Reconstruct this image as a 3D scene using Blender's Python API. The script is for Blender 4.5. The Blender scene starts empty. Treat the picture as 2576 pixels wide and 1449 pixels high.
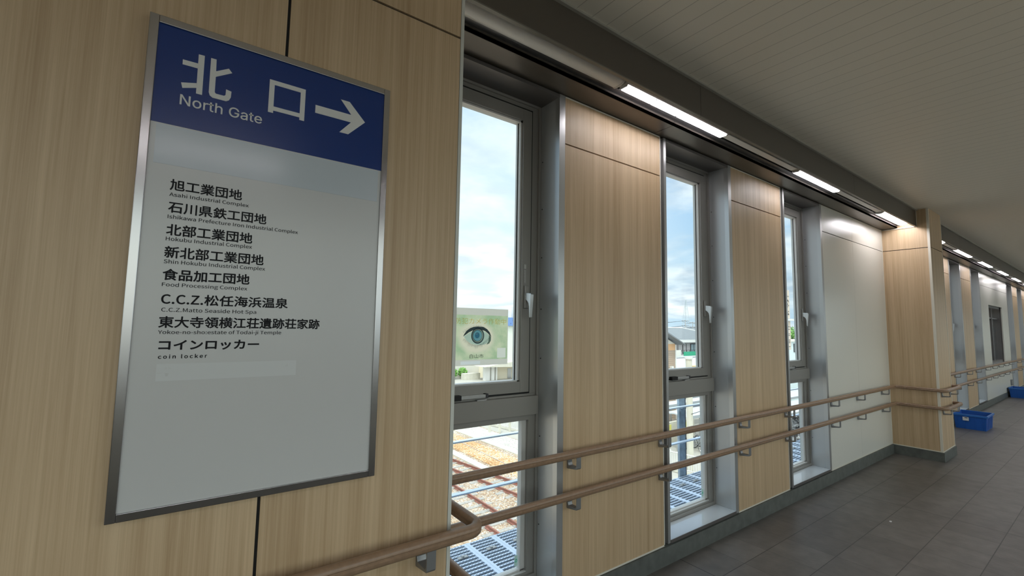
import bpy, bmesh, math, random
from mathutils import Vector, Matrix

# ------------------------------------------------------------------ camera, world, sun, exposure
C = bpy.context.scene
H = 1.525                      # levels below are measured from a datum 1.525 m above the floor
YAW, PITCH, ROLL, FPX = 0.625647526, 0.0847358829, 0.0168433248, 1122.99876
cy, sy, cp, sp = math.cos(YAW), math.sin(YAW), math.cos(PITCH), math.sin(PITCH)
fw = Vector((sy*cp, cy*cp, sp)); rt = Vector((cy, -sy, 0)); up = rt.cross(fw)
rt2 = math.cos(ROLL)*rt + math.sin(ROLL)*up; up2 = -math.sin(ROLL)*rt + math.cos(ROLL)*up
cd = bpy.data.cameras.new('camera'); cam = bpy.data.objects.new('camera', cd)
C.collection.objects.link(cam); C.camera = cam
M = Matrix((rt2, up2, -fw)).transposed().to_4x4(); M.translation = (0, 0, H)
cam.matrix_world = M
cd.sensor_width = 36; cd.lens = FPX/2576*36; cd.clip_start = 0.05; cd.clip_end = 2000

C.view_settings.view_transform = 'Standard'; C.view_settings.look = 'None'
C.view_settings.gamma = 1; C.view_settings.exposure = 0.44; C.view_settings.use_curve_mapping = False
C.cycles.use_denoising = True
C.cycles.max_bounces = 10; C.cycles.diffuse_bounces = 5; C.cycles.glossy_bounces = 5
C.cycles.transparent_max_bounces = 16; C.cycles.sample_clamp_indirect = 6

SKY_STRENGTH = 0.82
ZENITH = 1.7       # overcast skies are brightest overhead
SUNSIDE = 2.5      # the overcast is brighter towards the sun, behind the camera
world = bpy.data.worlds.new('World'); C.world = world; world.use_nodes = True
wn = world.node_tree.nodes; wl = world.node_tree.links; wn.clear()
def WN(t, **k):
    n = wn.new(t)
    for a, b in k.items(): setattr(n, a, b)
    return n
out = WN('ShaderNodeOutputWorld'); bg = WN('ShaderNodeBackground'); bg.inputs[1].default_value = SKY_STRENGTH
tc = WN('ShaderNodeTexCoord'); sep = WN('ShaderNodeSeparateXYZ'); wl.new(tc.outputs['Generated'], sep.inputs[0])
ramp = WN('ShaderNodeValToRGB'); wl.new(sep.outputs[2], ramp.inputs[0])
e = ramp.color_ramp.elements
e[0].position = 0.0; e[0].color = (0.60, 0.76, 0.90, 1)
e[1].position = 0.9; e[1].color = (0.26, 0.46, 0.82, 1)
x = e.new(0.10); x.color = (0.58, 0.77, 0.93, 1)
x = e.new(0.38); x.color = (0.42, 0.64, 0.95, 1)
# clouds: noise on the direction flattened towards a cloud deck
mz = WN('ShaderNodeMath', operation='MAXIMUM'); wl.new(sep.outputs[2], mz.inputs[0]); mz.inputs[1].default_value = 0.0
az = WN('ShaderNodeMath', operation='ADD'); wl.new(mz.outputs[0], az.inputs[0]); az.inputs[1].default_value = 0.22
dv = WN('ShaderNodeVectorMath', operation='DIVIDE'); wl.new(tc.outputs['Generated'], dv.inputs[0])
cmb = WN('ShaderNodeCombineXYZ'); [wl.new(az.outputs[0], cmb.inputs[i]) for i in range(2)]; az2 = WN('ShaderNodeMath', operation='MULTIPLY'); wl.new(az.outputs[0], az2.inputs[0]); az2.inputs[1].default_value = 0.3; wl.new(az2.outputs[0], cmb.inputs[2])
wl.new(cmb.outputs[0], dv.inputs[1])
no = WN('ShaderNodeTexNoise'); wl.new(dv.outputs[0], no.inputs['Vector'])
no.inputs['Scale'].default_value = 1.15; no.inputs['Detail'].default_value = 9; no.inputs['Roughness'].default_value = 0.56; no.inputs['Distortion'].default_value = 0.3
cr = WN('ShaderNodeValToRGB'); wl.new(no.outputs['Fac'], cr.inputs[0])
cr.color_ramp.elements[0].position = 0.36; cr.color_ramp.elements[0].color = (0, 0, 0, 1)
cr.color_ramp.elements[1].position = 0.56; cr.color_ramp.elements[1].color = (1, 1, 1, 1)
no2 = WN('ShaderNodeTexNoise'); wl.new(dv.outputs[0], no2.inputs['Vector'])
no2.inputs['Scale'].default_value = 3.6; no2.inputs['Detail'].default_value = 7
cr2 = WN('ShaderNodeValToRGB'); wl.new(no2.outputs['Fac'], cr2.inputs[0])
cr2.color_ramp.elements[0].position = 0.34; cr2.color_ramp.elements[0].color = (0.55, 0.64, 0.76, 1)
cr2.color_ramp.elements[1].position = 0.56; cr2.color_ramp.elements[1].color = (1.06, 1.07, 1.08, 1)
mx = WN('ShaderNodeMix', data_type='RGBA'); wl.new(cr.outputs[0], mx.inputs[0]); wl.new(ramp.outputs[0], mx.inputs[6]); wl.new(cr2.outputs[0], mx.inputs[7])
# a bright bank of sunlit cloud out over the tracks, left of the houses
dot = WN('ShaderNodeVectorMath', operation='DOT_PRODUCT'); wl.new(tc.outputs['Generated'], dot.inputs[0])
bd = Vector((0.62, 1.0, 0.20)).normalized(); dot.inputs[1].default_value = bd
bm_ = WN('ShaderNodeMapRange'); wl.new(dot.outputs['Value'], bm_.inputs[0])
bm_.inputs[1].default_value = 0.90; bm_.inputs[2].default_value = 0.995; bm_.inputs[3].default_value = 0; bm_.inputs[4].default_value = 0.42
ad = WN('ShaderNodeMix', data_type='RGBA'); wl.new(bm_.outputs[0], ad.inputs[0]); wl.new(mx.outputs[2], ad.inputs[6]); ad.inputs[7].default_value = (1.3, 1.3, 1.3, 1)
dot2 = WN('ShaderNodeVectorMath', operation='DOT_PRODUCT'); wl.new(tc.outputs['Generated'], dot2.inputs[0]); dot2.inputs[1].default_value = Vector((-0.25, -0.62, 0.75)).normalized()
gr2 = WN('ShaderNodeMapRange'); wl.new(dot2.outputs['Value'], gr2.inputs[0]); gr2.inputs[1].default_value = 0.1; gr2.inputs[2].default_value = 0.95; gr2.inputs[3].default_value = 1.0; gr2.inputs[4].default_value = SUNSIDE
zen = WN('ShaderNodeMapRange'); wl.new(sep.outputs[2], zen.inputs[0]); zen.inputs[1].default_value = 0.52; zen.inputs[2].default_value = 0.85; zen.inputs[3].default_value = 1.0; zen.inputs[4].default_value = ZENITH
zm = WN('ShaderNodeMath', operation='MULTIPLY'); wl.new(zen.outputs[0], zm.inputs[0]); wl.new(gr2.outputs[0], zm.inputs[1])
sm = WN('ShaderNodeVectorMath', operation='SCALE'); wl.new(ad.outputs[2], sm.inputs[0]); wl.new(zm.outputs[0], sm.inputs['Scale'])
gm = WN('ShaderNodeMath', operation='LESS_THAN'); wl.new(sep.outputs[2], gm.inputs[0]); gm.inputs[1].default_value = -0.02
gx = WN('ShaderNodeMix', data_type='RGBA'); wl.new(gm.outputs[0], gx.inputs[0]); wf = WN('ShaderNodeMapRange'); wl.new(dot2.outputs['Value'], wf.inputs[0]); wf.inputs[1].default_value = 0.0; wf.inputs[2].default_value = 0.8; wf.inputs[3].default_value = 0; wf.inputs[4].default_value = 1
wm = WN('ShaderNodeMix', data_type='RGBA', blend_type='MULTIPLY'); wl.new(wf.outputs[0], wm.inputs[0]); wl.new(sm.outputs[0], wm.inputs[6]); wm.inputs[7].default_value = (1.12, 1.0, 0.84, 1)
wl.new(wm.outputs[2], gx.inputs[6]); gx.inputs[7].default_value = (0.45, 0.44, 0.42, 1)
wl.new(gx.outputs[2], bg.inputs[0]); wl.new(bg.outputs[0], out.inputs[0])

sl = bpy.data.lights.new('sun', 'SUN'); so = bpy.data.objects.new('sun', sl); C.collection.objects.link(so)
sl.energy = 1.3; sl.angle = math.radians(3); sl.color = (1, 0.96, 0.88)
so.rotation_euler = Vector((0.45, 0.35, -1.0)).to_track_quat('-Z', 'Y').to_euler(); so.location = (0, 0, 40)

# ------------------------------------------------------------------ materials
def nodes(name):
    m = bpy.data.materials.new(name); m.use_nodes = True
    nt = m.node_tree; b = nt.nodes['Principled BSDF']
    return m, nt, b
def N(nt, t, **k):
    n = nt.nodes.new(t)
    for a, v in k.items(): setattr(n, a, v)
    return n
def mat(name, col, rough=0.5, metal=0.0, noise=0.0, nscale=30, bump=0.0, spec=0.5, emit=None, es=0):
    m, nt, b = nodes(name)
    b.inputs['Roughness'].default_value = rough; b.inputs['Metallic'].default_value = metal
    b.inputs['Specular IOR Level'].default_value = spec
    b.inputs['Base Color'].default_value = (*col, 1)
    if noise or bump:
        g = N(nt, 'ShaderNodeNewGeometry'); t = N(nt, 'ShaderNodeTexNoise'); t.inputs['Scale'].default_value = nscale; t.inputs['Detail'].default_value = 5
        nt.links.new(g.outputs['Position'], t.inputs['Vector'])
        if noise:
            r = N(nt, 'ShaderNodeMapRange'); nt.links.new(t.outputs['Fac'], r.inputs[0])
            r.inputs[1].default_value = 0.3; r.inputs[2].default_value = 0.7; r.inputs[3].default_value = 1-noise; r.inputs[4].default_value = 1+noise
            mm = N(nt, 'ShaderNodeMix', data_type='RGBA', blend_type='MULTIPLY'); mm.inputs[0].default_value = 1
            mm.inputs[6].default_value = (*col, 1); nt.links.new(r.outputs[0], mm.inputs[7]); nt.links.new(mm.outputs[2], b.inputs['Base Color'])
        if bump:
            bp = N(nt, 'ShaderNodeBump'); bp.inputs['Strength'].default_value = bump; bp.inputs['Distance'].default_value = 0.01
            nt.links.new(t.outputs['Fac'], bp.inputs['Height']); nt.links.new(bp.outputs[0], b.inputs['Normal'])
    if emit:
        b.inputs['Emission Color'].default_value = (*emit, 1); b.inputs['Emission Strength'].default_value = es
    return m
def wood_mat(name, c1, c2, rough=0.43):
    m, nt, b = nodes(name); L = nt.links
    g = N(nt, 'ShaderNodeNewGeometry'); mp = N(nt, 'ShaderNodeMapping'); mp.inputs['Scale'].default_value = (1, 1, 0.012)
    L.new(g.outputs['Position'], mp.inputs[0])
    t = N(nt, 'ShaderNodeTexNoise'); t.inputs['Scale'].default_value = 170; t.inputs['Detail'].default_value = 4; t.inputs['Roughness'].default_value = 0.7
    t2 = N(nt, 'ShaderNodeTexNoise'); t2.inputs['Scale'].default_value = 22; t2.inputs['Detail'].default_value = 3
    L.new(mp.outputs[0], t.inputs['Vector']); L.new(mp.outputs[0], t2.inputs['Vector'])
    a = N(nt, 'ShaderNodeMath', operation='MULTIPLY_ADD'); L.new(t2.outputs['Fac'], a.inputs[0]); a.inputs[1].default_value = 0.55
    a2 = N(nt, 'ShaderNodeMath', operation='MULTIPLY'); L.new(t.outputs['Fac'], a2.inputs[0]); a2.inputs[1].default_value = 0.55; L.new(a2.outputs[0], a.inputs[2])
    r = N(nt, 'ShaderNodeValToRGB'); L.new(a.outputs[0], r.inputs[0])
    r.color_ramp.elements[0].position = 0.38; r.color_ramp.elements[0].color = (*c1, 1)
    r.color_ramp.elements[1].position = 0.70; r.color_ramp.elements[1].color = (*c2, 1)
    L.new(r.outputs[0], b.inputs['Base Color']); b.inputs['Roughness'].default_value = rough
    return m
def floor_mat():
    m, nt, b = nodes('floor tiles'); L = nt.links
    g = N(nt, 'ShaderNodeNewGeometry'); s = N(nt, 'ShaderNodeSeparateXYZ'); L.new(g.outputs['Position'], s.inputs[0])
    def line(outp, off, pitch, hw):
        a = N(nt, 'ShaderNodeMath', operation='SUBTRACT'); L.new(outp, a.inputs[0]); a.inputs[1].default_value = off
        d = N(nt, 'ShaderNodeMath', operation='DIVIDE'); L.new(a.outputs[0], d.inputs[0]); d.inputs[1].default_value = pitch
        f = N(nt, 'ShaderNodeMath', operation='ROUND'); L.new(d.outputs[0], f.inputs[0])
        q = N(nt, 'ShaderNodeMath', operation='SUBTRACT'); L.new(d.outputs[0], q.inputs[0]); L.new(f.outputs[0], q.inputs[1])
        ab = N(nt, 'ShaderNodeMath', operation='ABSOLUTE'); L.new(q.outputs[0], ab.inputs[0])
        lt = N(nt, 'ShaderNodeMath', operation='LESS_THAN'); L.new(ab.outputs[0], lt.inputs[0]); lt.inputs[1].default_value = hw/pitch
        return lt.outputs[0], f.outputs[0]
    lx, ix = line(s.outputs[0], 5.208, 0.3075, 0.0016)
    ly, iy = line(s.outputs[1], 1.575, 0.3085, 0.0026)
    lj, _ = line(s.outputs[0], 5.208, 2.46, 0.0042)
    mxm = N(nt, 'ShaderNodeMath', operation='MAXIMUM'); L.new(lx, mxm.inputs[0]); L.new(ly, mxm.inputs[1])
    mx2 = N(nt, 'ShaderNodeMath', operation='MAXIMUM'); L.new(mxm.outputs[0], mx2.inputs[0]); L.new(lj, mx2.inputs[1])
    # tile to tile tone
    fx = N(nt, 'ShaderNodeMath', operation='FLOOR'); a = N(nt, 'ShaderNodeMath', operation='MULTIPLY_ADD'); L.new(s.outputs[0], a.inputs[0]); a.inputs[1].default_value = 1/0.3075; a.inputs[2].default_value = -5.208/0.3075; L.new(a.outputs[0], fx.inputs[0])
    fy = N(nt, 'ShaderNodeMath', operation='FLOOR'); a = N(nt, 'ShaderNodeMath', operation='MULTIPLY_ADD'); L.new(s.outputs[1], a.inputs[0]); a.inputs[1].default_value = 1/0.3085; a.inputs[2].default_value = -1.575/0.3085; L.new(a.outputs[0], fy.inputs[0])
    cb = N(nt, 'ShaderNodeCombineXYZ'); L.new(fx.outputs[0], cb.inputs[0]); L.new(fy.outputs[0], cb.inputs[1])
    wn_ = N(nt, 'ShaderNodeTexWhiteNoise'); L.new(cb.outputs[0], wn_.inputs['Vector'])
    t = N(nt, 'ShaderNodeTexNoise'); t.inputs['Scale'].default_value = 9; t.inputs['Detail'].default_value = 8; L.new(g.outputs['Position'], t.inputs['Vector'])
    tone = N(nt, 'ShaderNodeMapRange'); L.new(wn_.outputs['Value'], tone.inputs[0]); tone.inputs[3].default_value = 0.88; tone.inputs[4].default_value = 1.12
    tn = N(nt, 'ShaderNodeMapRange'); L.new(t.outputs['Fac'], tn.inputs[0]); tn.inputs[1].default_value = 0.3; tn.inputs[2].default_value = 0.7; tn.inputs[3].default_value = 0.82; tn.inputs[4].default_value = 1.18
    mu = N(nt, 'ShaderNodeMath', operation='MULTIPLY'); L.new(tone.outputs[0], mu.inputs[0]); L.new(tn.outputs[0], mu.inputs[1])
    c = N(nt, 'ShaderNodeMix', data_type='RGBA', blend_type='MULTIPLY'); c.inputs[0].default_value = 1; c.inputs[6].default_value = (0.118, 0.108, 0.098, 1); L.new(mu.outputs[0], c.inputs[7])
    f = N(nt, 'ShaderNodeMix', data_type='RGBA'); L.new(mx2.outputs[0], f.inputs[0]); L.new(c.outputs[2], f.inputs[6]); f.inputs[7].default_value = (0.03, 0.028, 0.026, 1)
    L.new(f.outputs[2], b.inputs['Base Color'])
    b.inputs['Roughness'].default_value = 0.42
    t3 = N(nt, 'ShaderNodeTexNoise'); t3.inputs['Scale'].default_value = 35; t3.inputs['Detail'].default_value = 4; L.new(g.outputs['Position'], t3.inputs['Vector'])
    hh = N(nt, 'ShaderNodeMath', operation='SUBTRACT'); L.new(t3.outputs['Fac'], hh.inputs[0]); L.new(mx2.outputs[0], hh.inputs[1])
    bp = N(nt, 'ShaderNodeBump'); bp.inputs['Strength'].default_value = 0.35; bp.inputs['Distance'].default_value = 0.004
    L.new(hh.outputs[0], bp.inputs['Height']); L.new(bp.outputs[0], b.inputs['Normal'])
    return m
def ceiling_mat():
    m, nt, b = nodes('ceiling planks'); L = nt.links
    g = N(nt, 'ShaderNodeNewGeometry'); s = N(nt, 'ShaderNodeSeparateXYZ'); L.new(g.outputs['Position'], s.inputs[0])
    d = N(nt, 'ShaderNodeMath', operation='MULTIPLY_ADD'); L.new(s.outputs[0], d.inputs[0]); d.inputs[1].default_value = 1/0.1045; d.inputs[2].default_value = -1.437/0.1045
    f = N(nt, 'ShaderNodeMath', operation='ROUND'); L.new(d.outputs[0], f.inputs[0])
    q = N(nt, 'ShaderNodeMath', operation='SUBTRACT'); L.new(d.outputs[0], q.inputs[0]); L.new(f.outputs[0], q.inputs[1])
    ab = N(nt, 'ShaderNodeMath', operation='ABSOLUTE'); L.new(q.outputs[0], ab.inputs[0])
    lt = N(nt, 'ShaderNodeMath', operation='LESS_THAN'); L.new(ab.outputs[0], lt.inputs[0]); lt.inputs[1].default_value = 0.022
    c = N(nt, 'ShaderNodeMix', data_type='RGBA'); L.new(lt.outputs[0], c.inputs[0]); c.inputs[6].default_value = (0.68, 0.65, 0.575, 1); c.inputs[7].default_value = (0.44, 0.42, 0.37, 1)
    L.new(c.outputs[2], b.inputs['Base Color']); b.inputs['Roughness'].default_value = 0.42
    bp = N(nt, 'ShaderNodeBump'); bp.inputs['Strength'].default_value = 0.6; bp.inputs['Distance'].default_value = 0.004; bp.invert = True
    L.new(lt.outputs[0], bp.inputs['Height']); L.new(bp.outputs[0], b.inputs['Normal'])
    return m
def gravel_mat(name, stops, scale=17, dark=0.62):
    # stone colours picked per voronoi cell
    m, nt, b = nodes(name); L = nt.links
    g = N(nt, 'ShaderNodeNewGeometry'); v = N(nt, 'ShaderNodeTexVoronoi'); v.inputs['Scale'].default_value = scale; L.new(g.outputs['Position'], v.inputs['Vector'])
    s = N(nt, 'ShaderNodeSeparateColor'); L.new(v.outputs['Color'], s.inputs[0])
    big = N(nt, 'ShaderNodeTexNoise'); big.inputs['Scale'].default_value = 0.55; big.inputs['Detail'].default_value = 3; L.new(g.outputs['Position'], big.inputs['Vector'])
    bm = N(nt, 'ShaderNodeMapRange'); L.new(big.outputs['Fac'], bm.inputs[0]); bm.inputs[1].default_value = 0.3; bm.inputs[2].default_value = 0.7; bm.inputs[3].default_value = -0.22; bm.inputs[4].default_value = 0.22
    ad_ = N(nt, 'ShaderNodeMath', operation='ADD'); L.new(s.outputs[0], ad_.inputs[0]); L.new(bm.outputs[0], ad_.inputs[1])
    r = N(nt, 'ShaderNodeValToRGB'); L.new(ad_.outputs[0], r.inputs[0])
    el = r.color_ramp.elements
    while len(el) < len(stops): el.new(0.5)
    for i, (p, c) in enumerate(stops): el[i].position = p; el[i].color = (*c, 1)
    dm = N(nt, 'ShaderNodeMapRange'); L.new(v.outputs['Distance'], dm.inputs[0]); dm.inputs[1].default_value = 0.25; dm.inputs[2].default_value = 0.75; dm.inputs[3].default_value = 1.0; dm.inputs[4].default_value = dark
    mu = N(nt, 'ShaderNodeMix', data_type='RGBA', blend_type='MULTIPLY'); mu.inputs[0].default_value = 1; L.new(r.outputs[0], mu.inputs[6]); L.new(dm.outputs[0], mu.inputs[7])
    L.new(mu.outputs[2], b.inputs['Base Color']); b.inputs['Roughness'].default_value = 0.9
    bp = N(nt, 'ShaderNodeBump'); bp.inputs['Strength'].default_value = 0.8; bp.inputs['Distance'].default_value = 0.04; bp.invert = True
    L.new(v.outputs['Distance'], bp.inputs['Height']); L.new(bp.outputs[0], b.inputs['Normal'])
    return m
def glass_mat(name='window glass', tint=(0.93, 0.98, 0.98)):
    m, nt, b = nodes(name); L = nt.links; nt.nodes.remove(b)
    o = nt.nodes['Material Output']; tr = N(nt, 'ShaderNodeBsdfTransparent'); tr.inputs[0].default_value = (*tint, 1)
    gl = N(nt, 'ShaderNodeBsdfGlossy'); gl.inputs['Roughness'].default_value = 0.02
    fr = N(nt, 'ShaderNodeFresnel'); fr.inputs[0].default_value = 1.45
    gg = N(nt, 'ShaderNodeNewGeometry'); iv = N(nt, 'ShaderNodeMath', operation='SUBTRACT'); iv.inputs[0].default_value = 1; L.new(gg.outputs['Backfacing'], iv.inputs[1])
    fm = N(nt, 'ShaderNodeMath', operation='MULTIPLY'); L.new(fr.outputs[0], fm.inputs[0]); L.new(iv.outputs[0], fm.inputs[1])
    mi = N(nt, 'ShaderNodeMixShader'); L.new(fm.outputs[0], mi.inputs[0]); L.new(tr.outputs[0], mi.inputs[1]); L.new(gl.outputs[0], mi.inputs[2]); L.new(mi.outputs[0], o.inputs[0])
    return m
def stripe_mat(name, c1, c2, axis, pitch, frac, rough=0.6, off=0.0):
    m, nt, b = nodes(name); L = nt.links
    g = N(nt, 'ShaderNodeNewGeometry'); s = N(nt, 'ShaderNodeSeparateXYZ'); L.new(g.outputs['Position'], s.inputs[0])
    a = N(nt, 'ShaderNodeMath', operation='MULTIPLY_ADD'); L.new(s.outputs[axis], a.inputs[0]); a.inputs[1].default_value = 1/pitch; a.inputs[2].default_value = off+1000
    f = N(nt, 'ShaderNodeMath', operation='FRACT'); L.new(a.outputs[0], f.inputs[0])
    lt = N(nt, 'ShaderNodeMath', operation='LESS_THAN'); L.new(f.outputs[0], lt.inputs[0]); lt.inputs[1].default_value = frac
    c = N(nt, 'ShaderNodeMix', data_type='RGBA'); L.new(lt.outputs[0], c.inputs[0]); c.inputs[6].default_value = (*c1, 1); c.inputs[7].default_value = (*c2, 1)
    L.new(c.outputs[2], b.inputs['Base Color']); b.inputs['Roughness'].default_value = rough
    return m

WOOD = wood_mat('oak laminate', (0.43, 0.298, 0.168), (0.63, 0.472, 0.30))
RAILWOOD = mat('brown rail wood', (0.275, 0.178, 0.112), 0.33, noise=0.12, nscale=60)
WHITEP = mat('off white panel', (0.72, 0.715, 0.65), 0.28)
CREAM = mat('cream trim', (0.72, 0.69, 0.60), 0.4)
ALU = mat('satin aluminium', (0.50, 0.51, 0.51), 0.32, 0.75)
SILVER = mat('silver aluminium', (0.62, 0.63, 0.63), 0.25, 0.9)
REVEAL = mat('grey metallic reveal', (0.46, 0.475, 0.48), 0.30, 0.40)
FRAME = mat('bronze grey window frame', (0.27, 0.26, 0.24), 0.40, 0.15)
FRAMED = mat('dark edge trim', (0.13, 0.12, 0.115), 0.4, 0.3)
BEAD = mat('glazing bead', (0.55, 0.55, 0.53), 0.4)
BLACK = mat('black rubber', (0.008, 0.008, 0.008), 0.7)
SILL = mat('glossy grey sill', (0.50, 0.52, 0.53), 0.10, 0.0, spec=0.9)
SOFFIT = mat('dark bronze soffit', (0.105, 0.09, 0.074), 0.34, 0.2)
LIP = mat('olive grey lip', (0.19, 0.18, 0.155), 0.4, 0.2)
CHANNEL = mat('light channel', (0.10, 0.10, 0.105), 0.35, 0.4)
BASE = mat('dark grey green skirting', (0.115, 0.125, 0.115), 0.40, noise=0.22, nscale=14)
FLOOR = floor_mat(); CEIL = ceiling_mat(); GLASS = glass_mat()
LAMPW = mat('white lamp body', (0.84, 0.83, 0.80), 0.35)
LED = mat('lit led strip', (1, 1, 1), 0.4, emit=(1.0, 0.95, 0.99), es=17)
LEDN = mat('led joint', (0.5, 0.5, 0.52), 0.4)
SIGNW = mat('sign white', (0.56, 0.565, 0.56), 0.22)
SIGNC = mat('sign pale blue cover', (0.51, 0.56, 0.60), 0.16)
SIGNT = mat('sign tape', (0.61, 0.625, 0.625), 0.15)
SIGNB = mat('sign navy', (0.002, 0.030, 0.175), 0.25)
INKW = mat('white lettering', (0.66, 0.66, 0.64), 0.4)
INKK = mat('black lettering', (0.008, 0.008, 0.010), 0.5, spec=0.15)
FRAMEM = mat('brushed steel sign frame', (0.42, 0.41, 0.41), 0.20, 1.0)
BRACK = mat('cast grey bracket', (0.28, 0.285, 0.29), 0.38, 0.6)
CRATE = mat('blue plastic crate', (0.012, 0.095, 0.40), 0.38)
GALV = mat('galvanised steel', (0.62, 0.74, 0.90), 0.45, 0.0, noise=0.06, nscale=9)
GALVD = mat('mottled steel post', (0.32, 0.42, 0.52), 0.45, 0.1, noise=0.25, nscale=14)
RUST = mat('rusty rail', (0.27, 0.115, 0.085), 0.7, noise=0.2, nscale=6)
SLEEPER = mat('weathered sleeper', (0.36, 0.34, 0.31), 0.85, noise=0.2, nscale=8)
CONC = mat('pale concrete', (0.58, 0.56, 0.48), 0.85, noise=0.08, nscale=3)
BEIGEC = mat('beige concrete', (0.62, 0.60, 0.51), 0.8, noise=0.05, nscale=2)
WHITE = mat('white paint', (0.68, 0.68, 0.66), 0.5)
DARK = mat('dark metal', (0.03, 0.03, 0.035), 0.5)
TYRE = mat('tyre rubber', (0.02, 0.02, 0.022), 0.7)
CHROME = mat('chrome', (0.7, 0.7, 0.72), 0.2, 0.9)

# ------------------------------------------------------------------ mesh helpers
COL = C.collection
ORG = {}
def tag(o, label=None, cat=None, group=None, kind=None):
    if label: o['label'] = label
    if cat: o['category'] = cat
    if group: o['group'] = group
    if kind: o['kind'] = kind
    return o
def empty(name, loc=(0, 0, 0), label=None, cat=None, group=None, kind=None, rz=0):
    o = bpy.data.objects.new(name, None); o.empty_display_size = 0.1; COL.objects.link(o)
    o.location = (loc[0], loc[1], loc[2]+H); o.rotation_euler.z = rz
    ORG[o.name] = Vector(loc)
    return tag(o, label, cat, group, kind)
class MB:
    def __init__(s, mats=None): s.bm = bmesh.new(); s.mi = 0
    def face(s, vs):
        try:
            f = s.bm.faces.new(vs); f.material_index = s.mi; return f
        except ValueError: return None
    def box(s, x0, x1, y0, y1, z0, z1):
        v = [s.bm.verts.new(p) for p in ((x0,y0,z0),(x1,y0,z0),(x1,y1,z0),(x0,y1,z0),(x0,y0,z1),(x1,y0,z1),(x1,y1,z1),(x0,y1,z1))]
        for f in ((0,3,2,1),(4,5,6,7),(0,1,5,4),(1,2,6,5),(2,3,7,6),(3,0,4,7)): s.face([v[i] for i in f])
        return s
    def prism(s, pts, vec):
        vec = Vector(vec); a = [s.bm.verts.new(p) for p in pts]; b = [s.bm.verts.new(Vector(p)+vec) for p in pts]; n = len(pts)
        s.face(a[::-1]); s.face(b)
        for i in range(n): s.face([a[i], a[(i+1) % n], b[(i+1) % n], b[i]])
        return s
    def prism_xz(s, pts, y0, y1):   # outline in x,z pushed from y0 (back) to y1
        return s.prism([(p[0], y0, p[1]) for p in pts], (0, y1-y0, 0))
    def flat_xz(s, pts, y): s.face([s.bm.verts.new((p[0], y, p[1])) for p in pts]); return s
    def prism_yz(s, pts, x0, x1): return s.prism([(x0, p[0], p[1]) for p in pts], (x1-x0, 0, 0))
    def tube(s, pts, r, n=8, cap=True, r2=None):
        pts = [Vector(p) for p in pts]; rings = []
        for i, p in enumerate(pts):
            d = (pts[min(i+1, len(pts)-1)]-pts[max(i-1, 0)]).normalized()
            u = d.cross(Vector((0, 0, 1)))
            if u.length < 1e-3: u = d.cross(Vector((0, 1, 0)))
            u.normalize(); w = u.cross(d)
            rr = r if r2 is None else r+(r2-r)*i/(len(pts)-1)
            rings.append([s.bm.verts.new(p+rr*(math.cos(a)*u+math.sin(a)*w)) for a in [2*math.pi*k/n for k in range(n)]])
        for a, b in zip(rings, rings[1:]):
            for k in range(n): s.face([a[k], a[(k+1) % n], b[(k+1) % n], b[k]])
        if cap: s.face(rings[0][::-1]); s.face(rings[-1])
        return s
    def sweep(s, path, prof):
        # path of (x,y) at level z; prof of (side, up); side points to the left of travel
        rings = []; P = [Vector((p[0], p[1], 0)) for p in path]; z = path[0][2]
        for i, p in enumerate(P):
            d1 = (P[i]-P[i-1]).normalized() if i else (P[1]-P[0]).normalized()
            d2 = (P[i+1]-P[i]).normalized() if i < len(P)-1 else d1
            d = (d1+d2).normalized(); side = Vector((-d.y, d.x, 0)); k = 1/max(0.5, d.dot(d2))
            rings.append([s.bm.verts.new((p.x+side.x*a*k, p.y+side.y*a*k, z+b)) for a, b in prof])
        n = len(prof)
        for a, b in zip(rings, rings[1:]):
            for k in range(n): s.face([a[k], a[(k+1) % n], b[(k+1) % n], b[k]])
        s.face(rings[0][::-1]); s.face(rings[-1]); return s
    def torus(s, c, R, r, n=28, m=6, axis='y'):
        rings = []
        for i in range(n):
            a = 2*math.pi*i/n; ring = []
            for j in range(m):
                b = 2*math.pi*j/m; rr = R+r*math.cos(b); h = r*math.sin(b)
                if axis == 'y': p = (c[0]+rr*math.cos(a), c[1]+h, c[2]+rr*math.sin(a))
                else: p = (c[0]+rr*math.cos(a), c[1]+rr*math.sin(a), c[2]+h)
                ring.append(s.bm.verts.new(p))
            rings.append(ring)
        for i in range(n):
            a, b = rings[i], rings[(i+1) % n]
            for k in range(m): s.face([a[k], a[(k+1) % m], b[(k+1) % m], b[k]])
        return s
    def disc_xz(s, cx, cz, rx, rz, y0, y1, n=36, a0=0, a1=2*math.pi):
        return s.prism_xz([(cx+rx*math.cos(a0+(a1-a0)*k/n), cz+rz*math.sin(a0+(a1-a0)*k/n)) for k in range(n)], y0, y1)
    def build(s, name, m, parent=None, bevel=0, smooth=False, kind=None):
        ms = m if isinstance(m, (list, tuple)) else [m]
        bmesh.ops.recalc_face_normals(s.bm, faces=s.bm.faces)
        o0 = ORG.get(parent.name, Vector((0, 0, 0))) if parent else Vector((0, 0, 0))
        off = -o0 if parent else Vector((0, 0, H))
        for v in s.bm.verts: v.co += off
        if parent is None:
            # origin at the middle of the thing's underside
            lo = Vector([min(v.co[i] for v in s.bm.verts) for i in range(3)]); hi = Vector([max(v.co[i] for v in s.bm.verts) for i in range(3)])
            og = Vector(((lo.x+hi.x)/2, (lo.y+hi.y)/2, lo.z))
            for v in s.bm.verts: v.co -= og
        me = bpy.data.meshes.new(name); s.bm.to_mesh(me); s.bm.free()
        for q in ms: me.materials.append(q)
        if smooth:
            for p in me.polygons: p.use_smooth = True
        o = bpy.data.objects.new(name, me); COL.objects.link(o)
        if parent: o.parent = parent; ORG[o.name] = o0
        else: o.location = og; ORG[o.name] = og-Vector((0, 0, H))
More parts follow.
